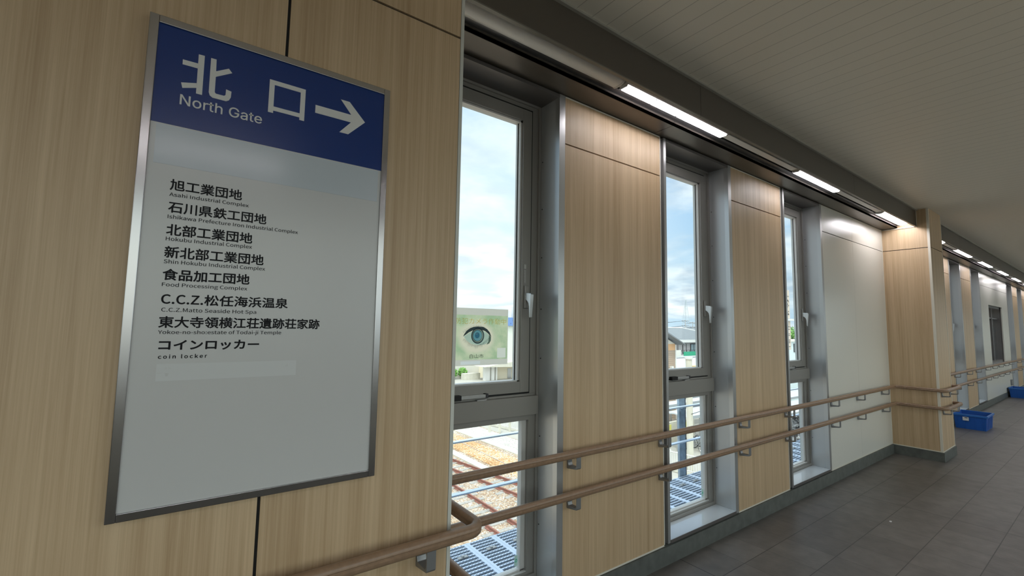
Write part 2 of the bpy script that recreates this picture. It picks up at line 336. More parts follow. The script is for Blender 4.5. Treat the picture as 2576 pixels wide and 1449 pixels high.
        if bevel:
            b = o.modifiers.new('bevel', 'BEVEL'); b.width = bevel; b.segments = 2; b.limit_method = 'ANGLE'
        if smooth:
            o.data.set_sharp_from_angle(angle=math.radians(40)) if hasattr(o.data, 'set_sharp_from_angle') else None
        if kind: o['kind'] = kind
        return o
def copy_tree(o, parent=None):
    c = o.copy(); COL.objects.link(c); c.parent = parent
    for ch in [k for k in KIDS.get(o.name, [])]: copy_tree(ch, c)
    return c
KIDS = {}
def note_kids(root):
    for o in COL.objects:
        if o.parent: KIDS.setdefault(o.parent.name, [])
        if o.parent and o not in KIDS[o.parent.name]: KIDS[o.parent.name].append(o)
FONT = None
try:
    import os
    FONT = bpy.data.fonts.load(os.path.join(bpy.utils.system_resource('DATAFILES'), 'fonts', 'Inter.woff2'))
except Exception: FONT = None
CJK = None
try: CJK = bpy.data.fonts.load(os.path.join(bpy.utils.system_resource('DATAFILES'), 'fonts', 'Noto Sans CJK Regular.woff2'))
except Exception: CJK = None
def text(name, s, m, parent, x0, x1, z0, z1, y, bold=0.0, spacing=1.0, thick=0.0004, flip=False, plane='xz'):
    cu = bpy.data.curves.new('t', 'FONT'); cu.body = s; cu.size = 1; cu.space_character = spacing; cu.extrude = 0.0; cu.resolution_u = 4
    inter = FONT and s == 'North Gate'
    if CJK and not inter: cu.font = CJK
    if inter: cu.font = FONT; cu.fill_mode = 'NONE' if 'NONE' in [i.identifier for i in cu.bl_rna.properties['fill_mode'].enum_items] else 'BOTH'
    t = bpy.data.objects.new('t', cu); COL.objects.link(t)
    dg = bpy.context.evaluated_depsgraph_get(); me = bpy.data.meshes.new_from_object(t.evaluated_get(dg))
    bpy.data.objects.remove(t); bpy.data.curves.remove(cu)
    bm = bmesh.new()
    if inter and len(me.polygons) == 0:
        # fill every outline with its own holes, so overlapping strokes of one letter stay solid
        nx = {}
        for e_ in me.edges: nx.setdefault(e_.vertices[0], []).append(e_.vertices[1]); nx.setdefault(e_.vertices[1], []).append(e_.vertices[0])
        seen = set(); loops = []
        for v0 in range(len(me.vertices)):
            if v0 in seen or v0 not in nx: continue
            lp = [v0]; seen.add(v0); cur = v0; go = True
            while go:
                go = False
                for w_ in sorted(nx[cur], key=lambda q: abs(q-cur-1)):
                    if w_ not in seen: lp.append(w_); seen.add(w_); cur = w_; go = True; break
            loops.append([me.vertices[i].co.copy() for i in lp])
        area = lambda L: sum(L[i-1].x*L[i].y-L[i].x*L[i-1].y for i in range(len(L)))/2
        sgn = -1 if sum(abs(area(L)) for L in loops if area(L) < 0) > sum(abs(area(L)) for L in loops if area(L) > 0) else 1
        def inside(p, L):
            c = False
            for i in range(len(L)):
                a_, b_ = L[i-1], L[i]
                if (a_.y > p.y) != (b_.y > p.y) and p.x < (b_.x-a_.x)*(p.y-a_.y)/(b_.y-a_.y)+a_.x: c = not c
            return c
        outs = [L for L in loops if area(L)*sgn > 0]; holes = [L for L in loops if area(L)*sgn <= 0]
        from mathutils.geometry import tessellate_polygon
        for k_, L in enumerate(outs):
            hs = [h_ for h_ in holes if inside(h_[0], L)]
            allp = list(L)+[p for h_ in hs for p in h_]
            vs = [bm.verts.new((p.x, p.y, k_ % 7)) for p in allp]
            for tr in tessellate_polygon([L]+hs):
                try: bm.faces.new([vs[i] for i in tr])
                except ValueError: pass
        xs = [v.co.x for v in bm.verts]; ys = [v.co.y for v in bm.verts]
    else:
        bm.from_mesh(me); xs = [v.co.x for v in bm.verts]; ys = [v.co.y for v in bm.verts]
    bpy.data.meshes.remove(me)
    ax, bx, ay, by = min(xs), max(xs), min(ys), max(ys)
    for v in bm.verts:
        u = (v.co.x-ax)/(bx-ax); w = (v.co.y-ay)/(by-ay)
        if plane == 'xz': v.co = Vector((x0+(x1-x0)*u, y-2e-5*v.co.z, z0+(z1-z0)*w))
        else: v.co = Vector((y, x0+(x1-x0)*u, z0+(z1-z0)*w))
    if bold:          # heavier strokes: the same outlines shifted a little all round
        src = bm.copy(); mb_ = bpy.data.meshes.new('t'); src.to_mesh(mb_); src.free(); dr = bold*(z1-z0)
        for q in range(8):
            n0 = len(bm.verts); bm.from_mesh(mb_); bm.verts.ensure_lookup_table()
            a_ = q*math.pi/4
            for v in bm.verts[n0:]:
                if plane == 'xz': v.co.y -= 3e-5*(q+1); v.co.x += dr*math.cos(a_); v.co.z += dr*math.sin(a_)
                else: v.co.y += dr*math.cos(a_); v.co.z += dr*math.sin(a_)
        bpy.data.meshes.remove(mb_)
    if not thick:
        k = MB(); k.bm.free(); k.bm = bm; return k.build(name, m, parent)
    nrm = Vector((0, 1, 0)) if plane == 'xz' else Vector((1, 0, 0))
    r = bmesh.ops.extrude_face_region(bm, geom=list(bm.faces))
    bmesh.ops.translate(bm, verts=[g for g in r['geom'] if isinstance(g, bmesh.types.BMVert)], vec=nrm*thick)
    k = MB(); k.bm.free(); k.bm = bm
    return k.build(name, m, parent)
def Box(name, m, a, parent=None, bevel=0, kind=None): return MB().box(*a).build(name, m, parent, bevel, kind=kind)

# ------------------------------------------------------------------ levels and stations along the corridor
FL = -1.525; CE = 1.546; YW = 1.860; YP = 1.391; PT = 1.341; PB = -1.408; GRV = 1.057; SILLZ = -1.383; HEAD = 1.322
X0, X1 = -5.0, 32.0
MOD = 1.835
windows = [(0.822, 1.662), (2.657, 3.497), (4.492, 5.332), (9.215, 10.055), (11.05, 11.89), (12.885, 13.725), (17.38, 18.22), (19.215, 20.055), (21.05, 21.89)]
pillars = [(-1.9, 0.763), (7.36, 7.965), (23.92, 24.53)]
panels_ = [(1.706, 2.602, 'w'), (3.541, 4.43, 'w'), (5.378, 7.36, 'p'), (7.965, 9.17, 'w'), (10.10, 11.006, 'w'), (11.934, 12.841, 'w'), (13.77, 17.336, 'p'), (18.264, 19.171, 'w'), (20.1, 21.006, 'w'), (21.934, 23.92, 'p'), (24.53, 32.0, 'w')]
SERV = (14.66, 16.42, -0.665, 0.66)

# floor, ceiling
Box('floor', FLOOR, (X0, X1, -2.3, 2.02, FL-0.25, FL), kind='structure')
Box('ceiling', CEIL, (X0, X1, -2.3, 2.12, CE, CE+0.3), kind='structure')
def wallbuild(side):
    s = 1 if side == 'left' else -1
    def yy(a, b): return (a, b) if s > 0 else (-b, -a)
    w = empty('wall_'+side, (13, s*2.1, FL), kind='structure')
    # structural wall with openings
    m = MB(); edges = [X0]
    for a, b in windows: edges += [a, b]
    edges.append(X1)
    y0, y1 = yy(YW+0.02, 2.095)
    for i in range(0, len(edges), 2):
        a, b = edges[i], edges[i+1]
        if side == 'left' and a < SERV[0] < b:
            m.box(a, SERV[0], y0, y1, FL, CE); m.box(SERV[1], b, y0, y1, FL, CE)
            m.box(SERV[0], SERV[1], y0, y1, FL, SERV[2]); m.box(SERV[0], SERV[1], y0, y1, SERV[3], CE)
        else: m.box(a, b, y0, y1, FL, CE)
    for a, b in windows:
        m.box(a, b, y0, y1, FL-0.3, SILLZ-0.012); m.box(a, b, y0, y1, HEAD+0.01, CE)
    m.build('wall_core', FRAMED, w)
    for a, b, k in panels_:
        y0, y1 = yy(YW, YW+0.02); mt = WOOD if k == 'w' else WHITEP
        zt, zb = PT, PB
        if side == 'left' and a < SERV[0] < b:
            seams = [a, SERV[0], SERV[1], b]
            mm = MB()
            mm.box(a, SERV[0], y0, y1, zb, GRV-0.0035); mm.box(SERV[1], b, y0, y1, zb, GRV-0.0035)
            mm.box(SERV[0], SERV[1], y0, y1, zb, SERV[2]); mm.box(SERV[0], SERV[1], y0, y1, SERV[3], GRV-0.0035)
            mm.box(a, b, y0, y1, GRV+0.0035, zt); mm.build('wall_panel', mt, w)
            continue
        cuts = [a, b]
        if k == 'p' and b-a > 1.5: cuts = [a, 6.266 if a < 7 else (a+b)/2, b]
        if a > 24: cuts = [a+0.9*i for i in range(8)]+[b]
        for c0, c1 in zip(cuts, cuts[1:]):
            g = 0.001
            mm = MB(); mm.box(c0+g, c1-g, y0, y1, zb+0.008, GRV-0.004); mm.build('wall_panel', mt, w)
            mm = MB(); mm.box(c0+g, c1-g, y0, y1, GRV+0.004, zt-0.008); mm.build('wall_panel', mt, w)
        t = MB(); ya, yb = yy(YW-0.003, YW+0.02); t.box(a, b, ya, yb, zb-0.001, zb+0.008); t.box(a, b, ya, yb, zt-0.008, zt); t.box(b-0.007, b, ya, yb, zb, zt)
        t.build('panel_trim', CREAM, w)
    t = MB()
    for a, b in windows:      # dark upright trims either side of each opening
        y0, y1 = yy(YW-0.005, YW+0.03)
        t.box(b-0.004, b+0.04, y0, y1, SILLZ-0.02, PT)
        t.box(a-0.022, a+0.004, y0, y1, SILLZ-0.02, PT)
    t.build('jamb_trim', ALU, w)
    return w
wallbuild('left')
# unseen opposite wall: parapet height and glazing made up to light the sign side
w = empty('wall_right', (13, -2.0, FL), kind='structure')
Box('parapet', WHITEP, (X0, X1, -2.05, -YW, FL, -0.60), w); Box('head_wall', SOFFIT, (X0, X1, -2.05, -YW, 1.06, CE), w)
gl = 0; xq = X0
while xq < X1-0.5:
    gl += 1; xr = min(xq+2.05, X1)
    wi = empty('window_%d' % (30+gl), (xq, -1.95, -0.60), kind='structure')
    m = MB(); m.box(xq, xq+0.06, -2.02, -1.90, -0.60, 1.06); m.box(xq+0.06, xr, -2.02, -1.90, -0.60, -0.54); m.box(xq+0.06, xr, -2.02, -1.90, 1.00, 1.06); m.build('window_frame', FRAME, wi)
    m = MB(); m.box(xq+0.06, xr, -1.965, -1.960, -0.54, 1.00); m.build('window_pane', GLASS, wi)
    xq = xr
# pillars standing proud of the window wall
def pillar(i, x0, x1, s=1):
    nm = 'wall_pillar'
    w = empty(nm, ((x0+x1)/2, s*1.6, FL), kind='structure')
    def yy(a, b): return (a, b) if s > 0 else (-b, -a)
    def bb(m, x0, x1, a, b, z0, z1): y0, y1 = yy(a, b); m.box(x0, x1, y0, y1, z0, z1); return m
    bb(MB(), x0+0.01, x1-0.01, YP+0.008, YW+0.02, FL, CE).build('core', BLACK, w)
    xs = [x0, x1]
    if x0 < 0 and s > 0: xs = [x0, -0.72, 0.184, x1]
    for a, b in zip(xs, xs[1:]):
        g0 = 0.012 if a == x0 else 0.004; g1 = 0.012 if b == x1 else 0.004
        bb(MB(), a+g0, b-g1, YP, YP+0.014, PB, GRV-0.004).build('front_panel', WOOD, w)
        bb(MB(), a+g0, b-g1, YP, YP+0.014, GRV+0.004, CE).build('front_panel', WOOD, w)
    for xa, xb in ((x0, x0+0.012), (x1-0.012, x1)):
        bb(MB(), xa, xb, YP+0.02, YW, PB, GRV-0.004).build('side_panel', WOOD, w)
        bb(MB(), xa, xb, YP+0.02, YW, GRV+0.004, CE).build('side_panel', WOOD, w)
    m = MB()
    for xa, xb in ((x0-0.002, x0+0.011), (x1-0.011, x1+0.002)): bb(m, xa, xb, YP-0.002, YP+0.022, PB, CE)
    m.build('corner_trim', mat('pillar corner trim', (0.60, 0.61, 0.56), 0.4) if i == 0 else CREAM, w)
    m = MB(); bb(m, x0-0.004, x1+0.004, YP-0.004, YW, PB-0.006, PB+0.004); m.build('base_trim', CREAM, w)
for i, (a, b) in enumerate(pillars): pillar(i, a, b)
# skirting
bl = MB()
xs = [X0]+[v for p in pillars for v in p]+[X1]
for i in range(0, len(xs), 2): bl.box(xs[i], xs[i+1], YW-0.014, YW+0.02, FL, PB-0.004)
for a, b in pillars: bl.box(a-0.014, b+0.014, YP-0.014, YW+0.02, FL, PB-0.006)
bl.build('baseboard_left', BASE, kind='structure')
bl = MB()
bl.box(X0, X1, -YW-0.02, -YW+0.014, FL, PB-0.004)
bl.build('baseboard_right', BASE, kind='structure')
Box('wall_end', WHITEP, (X1, X1+0.2, -2.3, 2.3, FL, CE), kind='structure')
Box('wall_back', WHITEP, (X0-0.2, X0, -2.3, 2.3, FL, CE), kind='structure')
# light cove: fascia, channel and soffit along both walls
spans = [(X0, -1.9), (0.763, 7.36), (7.965, 23.92), (24.53, X1)]
for s, nm in ((1, 'trim_1'), (-1, 'trim_2')):
    cv = empty(nm, (13, s*1.68, 1.33), kind='structure')
    def yb(a, b): return (a, b) if s > 0 else (-b, -a)
    for a, b in spans:
        js = {0.763: [2.53, 5.20], 7.965: [9.8, 12.5, 15.2, 17.9, 20.6]}.get(a, [])
        cs = [a]+js+[b]
        for c0, c1 in zip(cs, cs[1:]):
            g = 0.0015
            m = MB()
            y0, y1 = yb(1.505, 1.517); m.box(c0+g, c1-g, y0, y1, 1.336, CE)
            m.build('fascia', SOFFIT, cv)
            m = MB(); y0, y1 = yb(1.504, 1.524); m.box(c0+g, c1-g, y0, y1, 1.330, 1.336); m.build('fascia_lip', LIP, cv)
            m = MB(); y0, y1 = yb(1.697, 1.872); m.box(c0+g, c1-g, y0, y1, 1.345, 1.36)
            y0, y1 = yb(1.697, 1.709); m.box(c0+g, c1-g, y0, y1, 1.345, 1.47); m.build('soffit', SOFFIT, cv)
        m = MB(); y0, y1 = yb(1.517, 1.872); m.box(a, b, y0, y1, 1.47, 1.485)
        m.build('channel_back', CHANNEL, cv)
        m = MB(); y0, y1 = yb(1.655, 1.697); m.box(a, b, y0, y1, 1.372, 1.380); m.build('channel_lip', CHANNEL, cv)
        m = MB(); y0, y1 = yb(1.488, 1.505); m.box(a, b, y0, y1, 1.534, CE); m.build('ceiling_edge_trim', mat('ceiling edge', (0.33, 0.32, 0.28), 0.5), cv)
# frame where the cove meets the far column
t = MB(); t.box(7.348, 7.36, 1.502, 1.515, 1.33, CE); t.box(7.348, 7.36, 1.502, 1.86, 1.328, 1.338); t.build('trim_3', CREAM, kind='structure')

# ------------------------------------------------------------------ windows
def window(n, x0, x1, s=1, detail=True):
    w = empty('window_%d' % n, ((x0+x1)/2, s*2.03, SILLZ), kind='structure')
    def bx(m, xa, xb, a, b, z0, z1):
        y0, y1 = (a, b) if s > 0 else (-b, -a)
        m.box(xa, xb, y0, y1, z0, z1); return m
    YF = 2.018
    m = MB(); bx(m, x0, x0+0.003, YW, YF, SILLZ, HEAD); bx(m, x1-0.003, x1, YW, YF, SILLZ, HEAD); m.build('side_reveal', REVEAL, w)
    m = MB(); bx(m, x0+0.003, x1-0.003, YW-0.004, YF, HEAD, HEAD+0.010); bx(m, x0+0.003, x1-0.003, YW-0.006, YW+0.004, HEAD-0.004, HEAD+0.016)
    m.build('head_reveal', FRAMED, w)
    m = MB(); bx(m, x0+0.003, x1-0.003, YW-0.006, YF, SILLZ-0.012, SILLZ); m.build('sill', SILL, w, bevel=0.002)
    m = MB(); bx(m, x0+0.003, x1-0.003, YW-0.008, YW-0.001, SILLZ-0.022, SILLZ-0.001); m.build('sill_nosing', FRAMED, w)
    # outer frame
    f = MB(); T = 0.062
    for (xa, xb) in ((x0+0.003, x0+T), (x1-T, x1-0.003)):
        bx(f, xa, xb, YF+0.012, 2.10, SILLZ, HEAD)
    bx(f, x0+0.003, x0+0.020, YF, YF+0.012, SILLZ, HEAD); bx(f, x1-0.020, x1-0.003, YF, YF+0.012, SILLZ, HEAD)
    bx(f, x0+0.020, x1-0.020, YF, YF+0.012, HEAD-0.014, HEAD)
    bx(f, x0+T, x1-T, YF+0.012, 2.10, HEAD-0.040, HEAD)
    bx(f, x0+0.020, x1-0.020, YF, 2.10, SILLZ, SILLZ+0.022)
    bx(f, x0+T, x1-T, YF+0.012, 2.10, SILLZ, SILLZ+0.034)
    f.build('outer_frame', FRAME, w, bevel=0.0012)
    # transom
    t = MB(); bx(t, x0+0.022, x1-0.020, 2.0, 2.10, -0.494, -0.391); bx(t, x0+0.03, x1-0.03, 2.022, 2.09, -0.391, -0.379)
    bx(t, x0+T, x1-T, 2.026, 2.09, -0.527, -0.494); t.build('transom', FRAME, w, bevel=0.0015)
    # lower fixed light
    lf = MB()
    gx0, gx1, gz0, gz1 = x0+0.095, x1-0.095, SILLZ+0.047, -0.527
    bx(lf, x0+T, gx0-0.030, 2.030, 2.09, gz0-0.012, gz1); bx(lf, gx1+0.030, x1-T, 2.030, 2.09, gz0-0.012, gz1)
    lf.build('lower_frame', FRAME, w)
    bd = MB(); bx(bd, gx0-0.030, gx0, 2.052, 2.085, gz0, gz1); bx(bd, gx1, gx1+0.030, 2.052, 2.085, gz0, gz1); bx(bd, gx0, gx1, 2.052, 2.085, gz0-0.014, gz0); bx(bd, x0+T, x1-T, 2.036, 2.052, gz0-0.014, gz0-0.008)
    bd.build('lower_bead', BEAD, w)
    lg = MB(); bx(lg, gx0-0.002, gx1+0.002, 2.066, 2.070, gz0-0.004, gz1+0.004); g = lg.build('glass', GLASS, w)
    # opening sash
    sh = empty('sash', ((x0+x1)/2, s*2.03, SILLZ)); sh.parent = w; sh.location = (0, 0, 0)
    sx0, sx1, sz0, sz1 = x0+0.074, x1-0.074, -0.369, 1.274
    W = 0.062
    m = MB(); bx(m, sx0, sx0+W, 2.020, 2.085, sz0, sz1); bx(m, sx1-W, sx1, 2.020, 2.085, sz0, sz1)
    bx(m, sx0+W, sx1-W, 2.020, 2.085, sz0, sz0+W-0.002); bx(m, sx0+W, sx1-W, 2.020, 2.085, sz1-W-0.008, sz1)
    m.build('sash_frame', FRAME, sh, bevel=0.0015)
    m = MB(); a, b, c, d = sx0+W, sx1-W, sz0+W-0.002, sz1-W-0.008
    bx(m, a, a+0.012, 2.034, 2.080, c, d); bx(m, b-0.012, b, 2.034, 2.080, c, d); bx(m, a, b, 2.034, 2.080, c, c+0.006); bx(m, a, b, 2.034, 2.080, d-0.010, d)
    m.build('sash_bead', BEAD, sh)
    m = MB(); bx(m, a+0.010, a+0.016, 2.055, 2.0595, c, d); bx(m, b-0.016, b-0.010, 2.055, 2.0595, c, d); m.build('glazing_gasket', BLACK, sh)
    m = MB(); bx(m, a+0.008, b-0.008, 2.060, 2.066, c+0.002, d-0.006); m.build('sash_glass', GLASS, sh)
    m = MB(); k = 0.012
    bx(m, sx0-k, sx0, 2.030, 2.05, sz0-0.010, sz1+k); bx(m, sx1, sx1+k, 2.030, 2.05, sz0-0.010, sz1+k); bx(m, sx0, sx1, 2.030, 2.05, sz1, sz1+k); bx(m, sx0, sx1, 2.030, 2.05, sz0-0.010, sz0)
    m.build('gap_seal', BLACK, w)
    if not detail: return w
    # lever handle with back plate
    hx = x1-0.106
    hd = empty('handle', (hx, 2.02, 0.16)); hd.parent = w; hd.location = (hx-(x0+x1)/2, 2.02-2.03, 0.16-SILLZ); ORG[hd.name] = Vector((hx, 2.02, 0.16))
    MB().box(hx-0.014, hx+0.014, 2.006, 2.020, 0.100, 0.232).build('backplate', FRAME, hd, bevel=0.004)
    m = MB()
    prof = [(2.008, 0.190), (2.008, 0.150), (1.992, 0.140), (1.982, 0.128), (1.977, 0.110), (1.9745, 0.048), (1.968, 0.048), (1.962, 0.110), (1.958, 0.150), (1.956, 0.178), (1.962, 0.184)]
    m.prism_yz(prof, hx-0.010, hx+0.010); m.build('lever', ALU, hd, bevel=0.003)
    # opening limiter on the transom
    lx = x0+0.462
    lm = empty('opening_limiter', (lx, 2.0, -0.37)); lm.parent = w; lm.location = (lx-(x0+x1)/2, 2.0-2.03, -0.37-SILLZ); ORG[lm.name] = Vector((lx, 2.0, -0.37))
    MB().box(lx-0.145, lx, 1.994, 2.018, -0.375, -0.358).build('arm', SILVER, lm, bevel=0.001)
    MB().box(lx-0.215, lx-0.145, 1.992, 2.020, -0.380, -0.354).build('hinge_block', BLACK, lm, bevel=0.002)
    MB().box(lx, lx+0.016, 1.992, 2.020, -0.378, -0.355).build('end_block', DARK, lm, bevel=0.002)
    MB().box(lx-0.05, lx+0.008, 1.998, 2.02, -0.392, -0.384).build('foot', SILVER, lm, bevel=0.001)
    # fixing screws on the far reveal
    for z in (0.977, 0.69, 0.401, 0.1, -0.183, -0.62, -1.10):
        MB().tube([(x1-0.003, 2.003, z), (x1-0.006, 2.003, z)], 0.0035, 8).build('screw', DARK, w)
    return w
for i, (a, b) in enumerate(windows): window(i+1, a, b, 1, detail=(a < 14))
# label stuck on the first sash
W1 = windows[0]
m = MB(); m.box(W1[1]-0.122, W1[1]-0.104, 2.0185, 2.0198, 0.238, 0.355)
st = m.build('handle_sticker', mat('grey sticker', (0.30, 0.29, 0.285), 0.5)); tag(st, 'small grey strip label with printed marks on window frame above the nearest handle', 'sticker')
q = MB(); q.box(W1[1]-0.120, W1[1]-0.106, 2.0178, 2.0184, 0.328, 0.352); q.box(W1[1]-0.116, W1[1]-0.110, 2.0174, 2.0177, 0.333, 0.347)
for k in range(9): q.box(W1[1]-0.119+0.002*(k % 2), W1[1]-0.109, 2.0178, 2.0184, 0.314-k*0.008, 0.318-k*0.008)
q.build('printed_mark', mat('pale print', (0.5, 0.5, 0.48), 0.5), st)
# round mark stickers in lower panes
for j, i in enumerate((0, 1)):
    cx, cz = windows[i][1]-0.112, -1.29
    st = MB().box(cx-0.011, cx+0.010, 2.0644, 2.0656, cz-0.028, cz+0.028).build('glass_sticker', mat('clear sticker', (0.55, 0.8, 0.75), 0.3))
    tag(st, ['small pale sticker with green ring at the foot of the nearest window', 'small greenish sticker low on the second window, right edge of the pane'][j], 'sticker')
    MB().torus((cx, 2.0638, cz), 0.007, 0.002, 16, 4).build('green_ring', mat('green ink', (0.05, 0.5, 0.35), 0.4), st)

# service window in the far white wall
w = empty('window_21', ((SERV[0]+SERV[1])/2, 2.0, SERV[2]), kind='structure')
x0, x1, z0, z1 = SERV
m = MB(); m.box(x0, x0+0.04, 1.90, 2.20, z0, z1); m.box(x1-0.04, x1, 1.90, 2.20, z0, z1); m.box(x0, x1, 1.90, 2.2, z0, z0+0.05); m.box(x0, x1, 1.90, 2.2, z1-0.05, z1)
m.box((x0+x1)/2-0.03, (x0+x1)/2+0.03, 1.93, 1.98, z0, z1); m.box(x0+0.04, x1-0.04, 1.94, 1.98, z1-0.30, z1-0.27); m.build('window_frame', FRAMED, w)
m = MB(); m.box(x0+0.04, x1-0.04, 1.985, 1.99, z0+0.05, z1-0.05); m.build('window_pane', GLASS, w)
m = MB(); m.box(x0, x1, 1.83, 1.90, z0-0.03, z0); m.build('window_ledge', SILL, w)
m = MB()
for k in range(4):
    for l in range(5): m.box(x0+0.10+k*0.4, x0+0.46+k*0.4, 2.02, 2.03, z0+0.08+l*0.2, z0+0.25+l*0.2)
m.build('paper_notices', mat('notice paper', (0.5, 0.52, 0.56), 0.6), w)
# ------------------------------------------------------------------ handrails
prof = [(-0.0175, 0.006), (-0.0165, 0.013), (-0.011, 0.0195), (0, 0.0215), (0.011, 0.0195), (0.0165, 0.013), (0.0175, 0.006), (0.0148, 0.003), (0.0148, -0.001), (0.0175, -0.004),
        (0.0165, -0.012), (0.011, -0.0185), (0, -0.0205), (-0.011, -0.0185), (-0.0165, -0.012), (-0.0175, -0.004), (-0.0148, -0.001), (-0.0148, 0.003)]
def arc(cx, cyy, r, a0, a1, z, n=8):
    return [(cx+r*math.cos(math.radians(a0+(a1-a0)*k/n)), cyy+r*math.sin(math.radians(a0+(a1-a0)*k/n)), z) for k in range(n+1)]
def rail(z, which, lab, grp):
    YR, YPR = 1.788, 1.318; dx = 0.082
    if which == 0:      # round the near pillar
        xe = 0.763+dx; p = [(-1.9, YPR, z)]+arc(xe-0.05, YPR+0.05, 0.05, -90, 0, z)+[(xe, 1.60, z)]
        p += [(xe, YR-0.04, z)]+arc(xe+0.04, YR-0.04, 0.04, 180, 90, z)+[(0.93, YR, z)]
        br = [(0.657, 'f'), (-0.35, 'f')]
    elif which == 1:    # along the first bay and round the column
        xa = 7.36-dx; xb = 7.965+dx
        p = [(0.935, YR, z), (3, YR, z), (5, YR, z)]+arc(xa-0.05, YR-0.05, 0.05, 90, 0, z)+arc(xa+0.05, YPR+0.05, 0.05, 180, 270, z)+arc(xb-0.05, YPR+0.05, 0.05, -90, 0, z)+arc(xb+0.05, YR-0.05, 0.05, 180, 90, z)+[(8.20, YR, z)]
        br = [(1.75, 'w'), (2.56, 'w'), (3.585, 'w'), (4.38, 'w'), (5.42, 'w'), (6.17, 'w'), (7.02, 'w'), (7.45, 'f'), (7.86, 'f')]
        if z < -0.8: br[-2:] = [(7.47, 'f'), (7.87, 'f')]
    else:
        xa = 23.92-dx
        p = [(8.205, YR, z), (15, YR, z)]+arc(xa-0.05, YR-0.05, 0.05, 90, 0, z)+[(xa, 1.42, z)]
        br = [(x, 'w') for x in (8.55, 9.12, 10.14, 10.95, 11.97, 12.79, 13.81, 14.6, 15.4, 16.2, 17.0, 18.3, 19.1, 20.14, 20.95, 22.0, 22.8)]
    r = empty('handrail', (p[0][0], YR, z), lab, 'handrail', grp)
    MB().sweep(p, prof).build('rail', RAILWOOD, r, smooth=True)
    for x, k in br:
        yw = YW if k == 'w' else YP; yr = YR if k == 'w' else YPR
        m = MB(); hw = 0.016
        pr = [(yw, z-0.012), (yw-0.009, z-0.012), (yw-0.010, z-0.060), (yw-0.016, z-0.074), (yr+0.006, z-0.074), (yr-0.002, z-0.066), (yr-0.003, z-0.018), (yr-0.008, z-0.018), (yr-0.008, z-0.076), (yr-0.004, z-0.082), (yw-0.006, z-0.092), (yw, z-0.090)]
        m.prism_yz(pr, x-hw, x+hw)
        m.build('bracket', BRACK, r, bevel=0.0015)
    return r
ZU, ZL = -0.680, -0.890
rail(ZU, 0, 'brown wooden upper handrail curving round the near pillar below the sign', 'handrail of the near pillar')
rail(ZL, 0, 'brown wooden lower handrail below the one on the near pillar, cut by the picture edge', 'handrail of the near pillar')
rail(ZU, 1, 'upper brown handrail running past the three tall windows to the column', 'handrails past the near windows')
rail(ZL, 1, 'lower brown handrail running past the three tall windows to the column', 'handrails past the near windows')
rail(ZU, 2, 'upper brown handrail in the far bay behind the column', 'handrails beyond the column')
rail(ZL, 2, 'lower brown handrail in the far bay behind the column', 'handrails beyond the column')

# ------------------------------------------------------------------ lamps in the cove
def lamp(x0, x1, kind, label, grp, s=1):
    o = empty('ceiling_lamp', ((x0+x1)/2, s*1.62, 1.40), label, 'lamp', grp)
    def bx(m, xa, xb, a, b, z0, z1):
        y0, y1 = (a, b) if s > 0 else (-b, -a)
        m.box(xa, xb, y0, y1, z0, z1); return m
    def half(m, xa, xb, r, zc, yc, n=12):
        m.prism_yz([(s*yc+r*math.cos(math.pi+math.pi*k/n), zc+0.62*r*math.sin(math.pi+math.pi*k/n)) for k in range(n+1)], xa, xb)
    if kind == 'cover':          # unlit lamp with rounded diffuser
        bx(MB(), x0+0.02, x1-0.02, 1.60, 1.65, 1.41, 1.47).build('housing', LAMPW, o)
        m = MB(); half(m, x0+0.012, x1-0.012, 0.056, 1.402, 1.632); bx(m, x0+0.012, x1-0.012, 1.576, 1.688, 1.402, 1.42); m.build('diffuser', LAMPW, o, smooth=True)
        for xa in (x0, x1-0.012):
            m = MB(); half(m, xa, xa+0.012, 0.059, 1.402, 1.632); bx(m, xa, xa+0.012, 1.573, 1.691, 1.402, 1.425); m.build('end_cap', WHITE, o)
    elif kind == 'litcover':
        bx(MB(), x0+0.02, x1-0.02, 1.60, 1.65, 1.41, 1.47).build('housing', LAMPW, o)
        m = MB(); half(m, x0+0.03, x1, 0.055, 1.392, 1.625); m.build('diffuser', LED, o, smooth=True)
        m = MB(); half(m, x0, x0+0.03, 0.057, 1.392, 1.625); bx(m, x0, x1, 1.567, 1.683, 1.392, 1.412); m.build('end_cap', LAMPW, o)
    elif kind == 'led':
        bx(MB(), x0, x1, 1.578, 1.642, 1.366, 1.47).build('housing', LAMPW, o)
        n = 4; L = (x1-x0)/n
        for k in range(n):
            bx(MB(), x0+k*L+0.006, x0+(k+1)*L-0.006, 1.586, 1.634, 1.357, 1.366).build('led_strip', LED, o)
        for k in range(n+1):
            bx(MB(), x0+k*L-0.004, x0+k*L+0.004, 1.586, 1.634, 1.359, 1.366).build('strip_joint', LEDN, o)
    else:                        # unlit batten
        m = MB(); bx(m, x0, x1, 1.585, 1.638, 1.372, 1.47); m.build('housing', LAMPW, o, bevel=0.003)
        m = MB(); bx(m, x0+0.03, x1-0.03, 1.545, 1.566, 1.378, 1.40); m.build('conduit', mat('conduit grey', (0.25, 0.26, 0.26), 0.4), o)
        for xa in (x0+0.05, x1-0.09): bx(MB(), xa, xa+0.01, 1.535, 1.545, 1.372, 1.396).build('clip', DARK, o)
    return o
GN, GF = 'lamps above the near windows', 'lamps in the far bay'
lamp(0.775, 1.905, 'cover', 'unlit lamp with rounded white cover, nearest in the cove', GN)
lamp(1.925, 2.985, 'led', 'long lit white strip lamp beside the rounded unlit cover', GN)
lamp(3.02, 4.13, 'batten', 'unlit white batten between the first two lit strip lamps', GN)
lamp(4.16, 5.06, 'led', 'second lit strip lamp, midway along the cove', GN)
lamp(5.09, 6.33, 'batten', 'unlit white batten just before the lit lamp at the column', GN)
